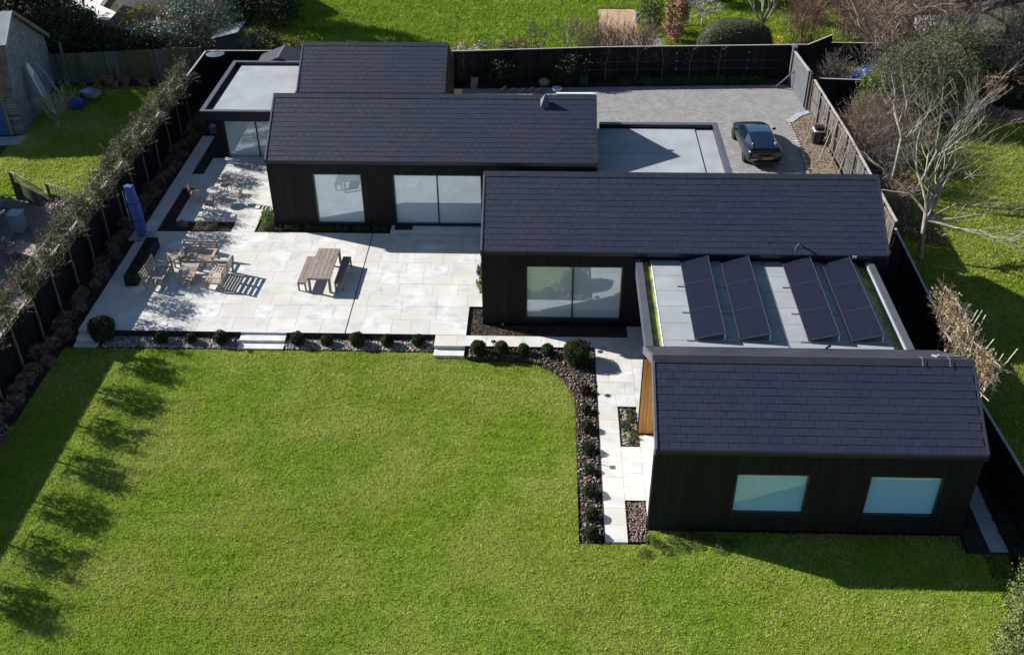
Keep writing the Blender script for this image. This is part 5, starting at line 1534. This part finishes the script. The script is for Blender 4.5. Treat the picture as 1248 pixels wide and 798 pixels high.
crown_tree('shrub_bed', 'small pinkish brown shrub left of the far roof ridge', (-16.6, 65.6, 0), (.85, .6), 1.3, 'leaf_copper', 1500, (.07, .14), .05, cat='shrub')
gs = thing('green_shed', 'small dark green shed with a pale felt roof behind the back left corner', 'shed', (-21.4, 65.0, 0))
ws = MB().box(-21.3, -19.9, 64.3, 66.2, 0, 1.7).prismy([(-21.3, 1.7), (-19.9, 1.7), (-19.9, 2.05)], 64.3, 66.2).build('wall', 'green_shed', gs)
for k in range(9): MB().box(-21.28 + k * .155, -21.28 + k * .155 + .14, 64.272, 64.298, .02, 1.72 + .03 * k).build('board', 'green_shed', ws)
MB().prismy([(-21.5, 1.72), (-19.75, 2.15), (-19.75, 2.21), (-21.5, 1.78)], 64.15, 66.35).build('roof', 'tar_roof', gs)
struct('neighbour_terrace', MB().prism([(-36, 78), (-34.6, 73.2), (-32, 71.9), (-29.5, 71.2), (-27.5, 70.2), (-26.4, 69.6), (-26.4, 71.4), (-28, 72.6), (-31, 73.2), (-33, 75.0), (-33.4, 79)], -.02, .35), 'concrete')
nh = thing('neighbour_roof', 'grey pitched roof of a neighbouring house at the top left edge', 'house', (-27, 76, 0))
MB().box(-31, -22.4, 73.6, 79, 0, 2.6).build('wall', 'concrete', nh)
MB().prismx([(73.2, 2.55), (76.4, 4.3), (79.4, 2.55), (79.4, 2.7), (76.4, 4.5), (73.2, 2.7)], -31.4, -22.1).build('roof', 'tar_roof', nh)
bw = thing('brown_tent_roof', 'low brown pyramid roof beside the pale curved terrace', 'garden shelter', (-28.7, 69.3, 0))
MB().add([(-30.1, 68.0, 1.1), (-27.1, 68.0, 1.1), (-27.1, 70.6, 1.1), (-30.1, 70.6, 1.1), (-28.9, 69.4, 2.2)], [(0, 1, 4), (1, 2, 4), (2, 3, 4), (3, 0, 4), (3, 2, 1, 0)]).build('roof', 'tile_brown', bw)
for x, y in ((-29.9, 68.2), (-27.3, 68.2), (-27.3, 70.4), (-29.9, 70.4)): MB().box(x - .06, x + .06, y - .06, y + .06, 0, 1.1).build('post', 'teak', bw)

# ------------------------------------------------------------------ beyond the back fence
shrub('low_shrub', 'low pale flowering shrub behind the fence beside the far wing', (-5.0, 63.3, 0), (1.3, .6), 2.0, 'heather', 1500, (.06, .13), None, 26)
shrub('low_shrub', 'low olive shrub in the middle of the border behind the back fence', (-3.4, 63.5, 0), (1.2, .6), 2.1, 'leaf_olive', 1800, (.08, .15), None, 30)
shrub('low_shrub', 'reddish low shrub right in the border behind the back fence', (-1.9, 63.6, 0), (1.0, .6), 2.0, 'leaf_copper', 1500, (.07, .14), None, 30)
shrub('low_shrub', 'taller brown shrub at the right end of the border behind the fence', (-.8, 63.9, 0), (.6, .55), 3.0, 'leaf_olive', 1100, (.08, .15), None, 20)
bare_tree('young_tree', 'pale grey bare sapling on the back lawn beside the brown thicket', (1.3, 65.6, 0), 3.2, 'bark_pale', 21, 5, 3, .05, .5, trunk_h=.9)
for i, (x, lab) in enumerate(((2.9, 'brown leafless thicket behind the back fence, left part'), (4.5, 'brown leafless thicket behind the back fence, middle part'), (6.0, 'brown leafless thicket behind the back fence, right part'))):
    twiggy('bare_shrub', lab, (x, 65.0, 0), (1.5, 1.0), 2.9, 'bark_brown', 46, 3, 'brown leafless thicket behind the back fence', 70 + i, spread=.8, thick=.022, minr=.008)
struct('brick_path', MB().prism([(3.55, 67.6), (6.25, 67.6), (6.35, 75.5), (3.6, 75.5)], -.02, .02), 'brickpath')
struct('grey_path', MB().prism([(6.27, 64), (8.0, 64), (7.6, 69.6), (6.27, 69.6)], -.02, .022), 'greypave')
crown_tree('climber_bush', 'green bush with orange tips beside the brick path', (7.2, 71.0, 0), (.9, .7), 2.6, 'leaf_bright', 1900, (.10, .2), .1, cat='shrub')
crown_tree('copper_hedge', 'tall narrow copper leaved hedge column beside the grey path', (8.55, 68.6, 0), (.75, .9), 4.2, 'leaf_copper', 3400, (.12, .22), .05, 60, cat='hedge')
pb = thing('garden_bin', 'small teal bin standing at the end of the brick path', 'bin', (6.2, 72.2, 0))
MB().lathe([(.17, 0), (.2, .7), (.21, .7), (.21, .78), (.05, .84)], (6.3, 72.4, .02), 12).build('body', 'grey_plastic', pb)
dh = thing('dome_hedge', 'wide clipped dome shaped hedge behind the back fence', 'hedge', (12.2, 66.4, 0))
c = MB(); c.lathe([(1.0, 0)] + [(math.cos(u) ** .55, .22 + .78 * math.sin(u)) for u in [math.pi / 2 * q / 8 for q in range(0, 8)]] + [(.05, 1.0)], (0, 0, 0), 28)
c.v = [(x * 2.42, y * 1.25, z * 2.35) for x, y, z in c.v]
do = c.build('inner_twigs', 'leaf_dark', None, True); do.parent = dh
k = 14000
u = np.arccos(nrg.uniform(0, 1, k)); a = nrg.uniform(0, 6.283, k); uu = np.pi / 2 - u
rad = np.clip(np.cos(uu), 0, 1) ** .55
p = np.stack([rad * np.cos(a) * 2.46, rad * np.sin(a) * 1.28, (.22 * nrg.uniform(0, 1, k) ** .2 + .78 * np.sin(uu)) * 2.38], 1) * nrg.uniform(.96, 1.02, (k, 1))
link('foliage', leaf_cloud(p, (.05, .10), 'leaf_olive', 'foliage', .1, .6), dh)
bare_tree('silver_shrub', 'small silvery white leafless tree behind the dome hedge', (10.7, 71.6, 0), 3.6, 'twig_silver', 12, 8, 3, .07, 1.1, trunk_h=.9, minr=.014)
bare_tree('white_tree', 'white stemmed bare tree standing on the lawn by the yellow flowers', (14.4, 69.2, 0), 6.0, 'bark_pale', 33, 6, 4, .13, .55, trunk_h=1.3, minr=.009)
o = tufts('flowers', 'yellow daffodils at the foot of the white stemmed tree', [(15.2 + rnd.uniform(-.5, .6), 68.9 + rnd.uniform(-.5, .5), .02, .25) for i in range(9)], 'yellow', 60, .35, .12, 'flowers')
for i, (x, y, r, h, m, lab) in enumerate(((17.2, 68.6, 1.7, 3.2, 'twig_red', 'rusty red leafless bush behind the fence corner'), (20.3, 69.8, 1.8, 3.8, 'bark_brown', 'pale brown leafless bush right of the rusty red one'), (18.8, 72.6, 1.6, 3.6, 'bark_brown', 'brown leafless bush farther back at the top edge'))):
    twiggy('bare_shrub', lab, (x, y, 0), (r, r * .8), h, m, 60, 3, None, 80 + i, spread=.7, thick=.02, minr=.008)
crown_tree('evergreen_tree', 'dark evergreen at the top edge behind the leafless bushes', (19.5, 77.5, 0), (4, 2.0), 4.0, 'leaf_dark', 6000, (.16, .3), .1, 60)
crown_tree('evergreen_tree', 'dark hedge tree at the top edge above the dome hedge', (11.5, 77.6, 0), (1.8, 1.6), 4.2, 'leaf_dark', 4500, (.15, .28), .1, 50)
hd = thing('dark_hedge', 'long dark clipped hedge along the top edge of the back lawn', 'hedge', (2, 79.2, 0))
MB().box(-2.0, 9.5, 78.6, 80.2, 0, 2.0).build('inner_twigs', 'box_core', hd)
k = 9000
link('foliage', leaf_cloud(np.stack([nrg.uniform(-2.1, 9.6, k) - 2, nrg.choice([78.55, 80.25, 79.4], k) + nrg.uniform(-.1, .1, k) - 79.2, nrg.uniform(0, 2.1, k)], 1) * np.array((1, 1, 1)), (.1, .2), 'leaf_dark', 'foliage'), hd)

# ------------------------------------------------------------------ right hand garden
bare_tree('bare_white_tree', 'tall leaning bare tree with pale bark on the lawn right of the house', (17.1, 41.0, 0), 7.4, 'bark_pale', 17, 9, 4, .115, .55, lean=(-.12, .4), trunk_h=2.2, minr=.0065,
    limb_dirs=[(.1, .8, 1.0), (.9, .8, .8), (1.2, 1.2, .6), (1.4, .6, .5), (.3, 1.3, .8), (1.5, .1, .25), (.9, 1.3, .6), (1.1, -.4, .15), (-.35, .8, .8)], shrink=.75, kids=(1, 2), up=.05)
bare_tree('bare_tree', 'thin pale bare tree rising from the brush beside the grey fence', (17.0, 46.4, 0), 7.0, 'bark_pale', 27, 5, 4, .085, .35, lean=(.2, .6), trunk_h=3.2, minr=.006, limb_dirs=[(.1, .5, 1.4), (.6, .4, 1.1), (-.3, .3, 1.3), (.9, .5, .9), (.3, .8, 1.0)], kids=(1, 2))
bare_tree('bare_tree', 'second pale bare tree spreading over the right lawn', (18.2, 46.6, 0), 6.8, 'bark_pale', 29, 6, 4, .09, .5, lean=(.9, .5), trunk_h=2.4, minr=.006, limb_dirs=[(.9, .5, 1.0), (1.2, .3, .9), (.5, .6, 1.1), (1.3, .7, .8), (.2, .5, 1.2), (1.4, .1, .7)], kids=(1, 2))
crown_tree('conifer', 'large feathery olive green conifer beyond the grey fence', (21.4, 56.9, 0), (2.7, 2.2), 4.3, 'leaf_conifer', 42000, (.08, .22), .3, 170, asp=.2)
crown_tree('conifer', 'second feathery olive conifer behind the first', (23.6, 60.0, 0), (2.1, 1.7), 4.2, 'leaf_conifer', 26000, (.08, .22), .3, 120, asp=.2)
crown_tree('ivy_bush', 'bright green ivy covered bush next to the short dark fence', (18.3, 55.6, 0), (.95, 1.1), 3.0, 'leaf_bright', 4200, (.09, .16), .05, 60, cat='shrub')
for i, (x, y, h, lab) in enumerate(((17.0, 51.6, 3.6, 'brown brushwood behind the grey fence, nearest the ivy bush'), (17.2, 48.8, 3.7, 'brown brushwood behind the middle of the grey fence'), (18.9, 50.6, 2.8, 'brown brushwood under the spreading pale tree'), (18.6, 53.2, 3.2, 'dark brushwood at the foot of the olive conifer'), (16.9, 45.8, 2.0, 'brown brushwood at the near end of the grey fence'))):
    twiggy('bare_shrub', lab, (x, y, 0), (1.2, 1.6), h, 'bark_brown' if i % 2 == 0 else 'bark_dark', 64, 3, 'brushwood behind the grey fence', 90 + i, spread=.9, thick=.02, minr=.007)
tufts('undergrowth', 'dark tangled undergrowth behind the grey fence', [(rnd.uniform(15.9, 18.2), rnd.uniform(42.5, 57.2), 0, rnd.uniform(.4, .8)) for i in range(46)], 'fern', 260, .5, .2)
tufts('undergrowth', 'leafy ground cover under the conifers', [(rnd.uniform(18.5, 27), rnd.uniform(56.5, 63), 0, rnd.uniform(.5, .9)) for i in range(50)], 'fern', 260, .5, .22)
th = thing('tarpaulin_heap', 'large heap under a crumpled blue and silver tarpaulin behind the short fence', 'tarpaulin', (19.3, 60.6, 0))
c = MB(); rr = random.Random(9)
n = 22; prof = [(1.0, 0), (1.05, .3), (.95, .7), (.7, 1.1), (.4, 1.4), (.05, 1.5)]
for r, z in prof:
    for j in range(n):
        a = 6.2832 * j / n; q = rr.uniform(.86, 1.12)
        c.v.append((19.3 + math.cos(a) * r * 1.75 * q, 60.6 + math.sin(a) * r * 1.1 * q, z * rr.uniform(.9, 1.1)))
for i in range(len(prof) - 1):
    for j in range(n): c.f.append((i * n + j, i * n + (j + 1) % n, (i + 1) * n + (j + 1) % n, (i + 1) * n + j))
c.f.append(tuple(range((len(prof) - 1) * n, len(prof) * n)))
c.build('sheet', 'tarp', th)
for x, y, m, r, h, lab in ((17.3, 60.6, 'bark_dark', 1.1, 2.2, 'grey tangle of branches left of the tarpaulin heap'), (20.6, 62.6, 'bark_dark', 2.0, 3.2, 'grey tangle of branches behind the tarpaulin heap'), (23.0, 64.0, 'bark_brown', 2.2, 3.6, 'brown tangle of branches right of the tarpaulin heap'),
                           (21.8, 67.0, 'bark_brown', 2.4, 4.2, 'brown leafless thicket below the top edge on the right'), (25.2, 69.0, 'bark_dark', 2.6, 4.6, 'dark leafless thicket behind the white sheet'), (30.5, 66.2, 'bark_dark', 2.6, 3.6, 'dark leafless bushes along the far right fence'), (28.6, 63.0, 'bark_dark', 1.8, 2.4, 'low leafless bush on the orange bank')):
    twiggy('bare_shrub', lab, (x, y, 0), (r, r * .7), h, m, 56, 3, None, int(x * 10), spread=.9, thick=.022, minr=.008)
bare_tree('large_bare_tree', 'large old bare tree with thick trunk rising at the top right', (26.4, 65.2, 0), 13.0, 'bark_dark', 41, 8, 4, .42, .8, lean=(.6, 1.0), trunk_h=3.6, minr=.016,
          limb_dirs=[(.3, .6, 1), (-.7, .4, .8), (1.0, .2, .7), (.9, -.5, .35), (-.6, -.3, .9), (.5, .9, .7), (1.2, .5, .5), (-1.0, .1, .5)])
bare_tree('large_bare_tree', 'slimmer bare tree left of the large old one at the top right', (23.4, 66.8, 0), 11.0, 'bark_dark', 43, 6, 4, .22, .6, trunk_h=3.4, minr=.013)
for i, (x, y, h, m_, lab) in enumerate(((21.2, 64.8, 6.2, 'bark_brown', 'bushy fine twigged bare tree behind the tarpaulin heap'), (24.6, 63.2, 6.0, 'bark_dark', 'fine twigged grey bare tree between the tarpaulin heap and the old tree'),
                                        (29.6, 64.8, 6.5, 'bark_brown', 'fine twigged bare tree behind the orange bank'), (28.2, 71.0, 8.5, 'bark_brown', 'fine twigged bare tree at the top edge beside the white cold frame'), (33.0, 62.0, 5.0, 'bark_dark', 'fine twigged bare tree at the far right edge'), (22.0, 72.0, 7.0, 'bark_brown', 'fine twigged brown tree at the top edge right of the rusty bushes'))):
    bare_tree('bare_tree', lab, (x, y, 0), h, m_, 200 + i, 7, 4, .11, .75, trunk_h=h * .22, minr=.010, kids=(2, 3), shrink=.74, up=.1)
lb = thing('fallen_branch', 'long pale branch reaching down from the old tree to the orange bank', 'branch', (27, 63, 0))
s = MB(); grow(s, (27.2, 65.4, 3.4), (.75, -.55, -.42), 4.6, .12, 3, random.Random(2), .7, (2, 3), .6, .02, 4, .08, None, .012); s.build('branch', 'bark_pale', lb)
ws2 = thing('white_sheet', 'bright white glazed cold frame seen through the branches at the top right', 'cold frame', (26.3, 69, 0))
MB().box(25.5, 27.2, 68.2, 72.2, 0, .6).build('frame', 'white', ws2)
for k in range(4): MB().obox((26.35, 68.7 + k * 1.0, .72), (1.7, .93, .03), (.15, 0, 0)).build('pane', 'white_metal', ws2)
struct('orange_bank', MB().prism([(25.5, 60.6), (33, 60.0), (33, 62.4), (25.8, 62.6)], -.02, .25), 'orange_soil')
struct('border_bed', MB().prism([(24.8, 56.3), (40, 56.0), (40, 57.6), (24.8, 57.8)], -.02, .05), 'orange_soil')
hr = thing('mixed_hedge', 'dark mixed hedge with yellow green tips at the end of the right lawn', 'hedge', (28.5, 58.6, 0))
link('foliage', leaf_cloud(np.concatenate([ball_points(2200, (-3 + i * 1.6, 0, .8), (1.1, .6, .85), .5, 24, .05, .25) for i in range(6)]), (.1, .2), 'leaf_dark', 'foliage'), hr)
link('new_leaves', leaf_cloud(np.concatenate([ball_points(220, (-2.6 + i * 1.5, -.45, .9), (.45, .2, .5), .4, 8, .05, .25) for i in range(5)]), (.08, .16), 'leaf_bright', 'new_leaves'), hr)
crown_tree('evergreen_tree', 'olive green tree at the far right edge above the hedge', (33.5, 68.0, 0), (2.4, 2.2), 6.5, 'leaf_olive', 7000, (.14, .26), .5, 70)
crown_tree('evergreen_tree', 'yellow green tree in the top right corner', (35.5, 74.5, 0), (2.6, 2.2), 7.0, 'leaf_bright', 5000, (.14, .26), .5, 60)
sheet('woodland_floor', [(18.0, 63.8), (44, 63.0), (44, 84), (21, 84), (18.5, 72)], .006, mk('woodland_litter', (.07, .055, .042), (.14, .11, .085), 2.2, .95, .6, 12, c3=(.06, .075, .03), scale3=.3))
sheet('yard_floor', [(15.9, 57.4), (27, 57.4), (27, 63.6), (15.9, 63.9)], .003, mk('yard_litter', (.05, .04, .032), (.10, .08, .065), 2.2, .95, .6, 12))
# hedge in the near right corner
hk = thing('clipped_hedge', 'sunlit clipped hedge in the near right corner of the lawn', 'hedge', (0, 0, 0))
pp = []
for i in range(9):
    y = -2.9 + i * .7; x = -1.2 + .62 * (y + .2) + .78
    pp.append(ball_points(3200, (x, y, .55), (.75, .75, .72), .6, 34, .03, .2))
link('foliage', leaf_cloud(np.concatenate(pp), (.04, .085), 'hedge_leaf', 'foliage', .1, .65), hk)
s = MB(); rr = random.Random(5)
for i in range(22): grow(s, (-.48 + .62 * (i * .25 - 2.7) + rr.uniform(-.2, .2), -2.9 + i * .25, 0), (rr.uniform(-.5, .5), rr.uniform(-.5, .5), 1), .6, .03, 2, rr, .8, (1, 2))
s.build('stem', 'bark', hk)
hk.location = (14.1, 19.5, -.1)

# unseen hedge and trees added left of the picture, shaped to shade the scene
ch = thing('shade_hedge', 'unseen tall hedge added beyond the left picture edge to shade the yard', 'hedge', (-31.6, 38, 0))
link('foliage', leaf_cloud(np.concatenate([ball_points(1500, (0, -8.5 + i * 1.7, 2.75), (.9, 1.1, 2.75), .4, 40, .05, .2) for i in range(11)]), (.2, .4), 'leaf_dark', 'foliage'), ch)
MB().box(-31.9, -31.3, 29.2, 47.4, 0, 5.0).build('inner_twigs', 'box_core', ch)
crown_tree('evergreen_tree', 'unseen tall evergreen added beyond the left picture edge to shade the left lawn', (-41.5, 67.0, 0), (3.4, 3.4), 12.5, 'leaf_dark', 7000, (.25, .45), .3, 70)
crown_tree('evergreen_tree', 'second unseen evergreen added for shade beyond the left edge of the picture', (-43.0, 73.0, 0), (3.2, 3.2), 12.0, 'leaf_dark', 6000, (.25, .45), .3, 70)
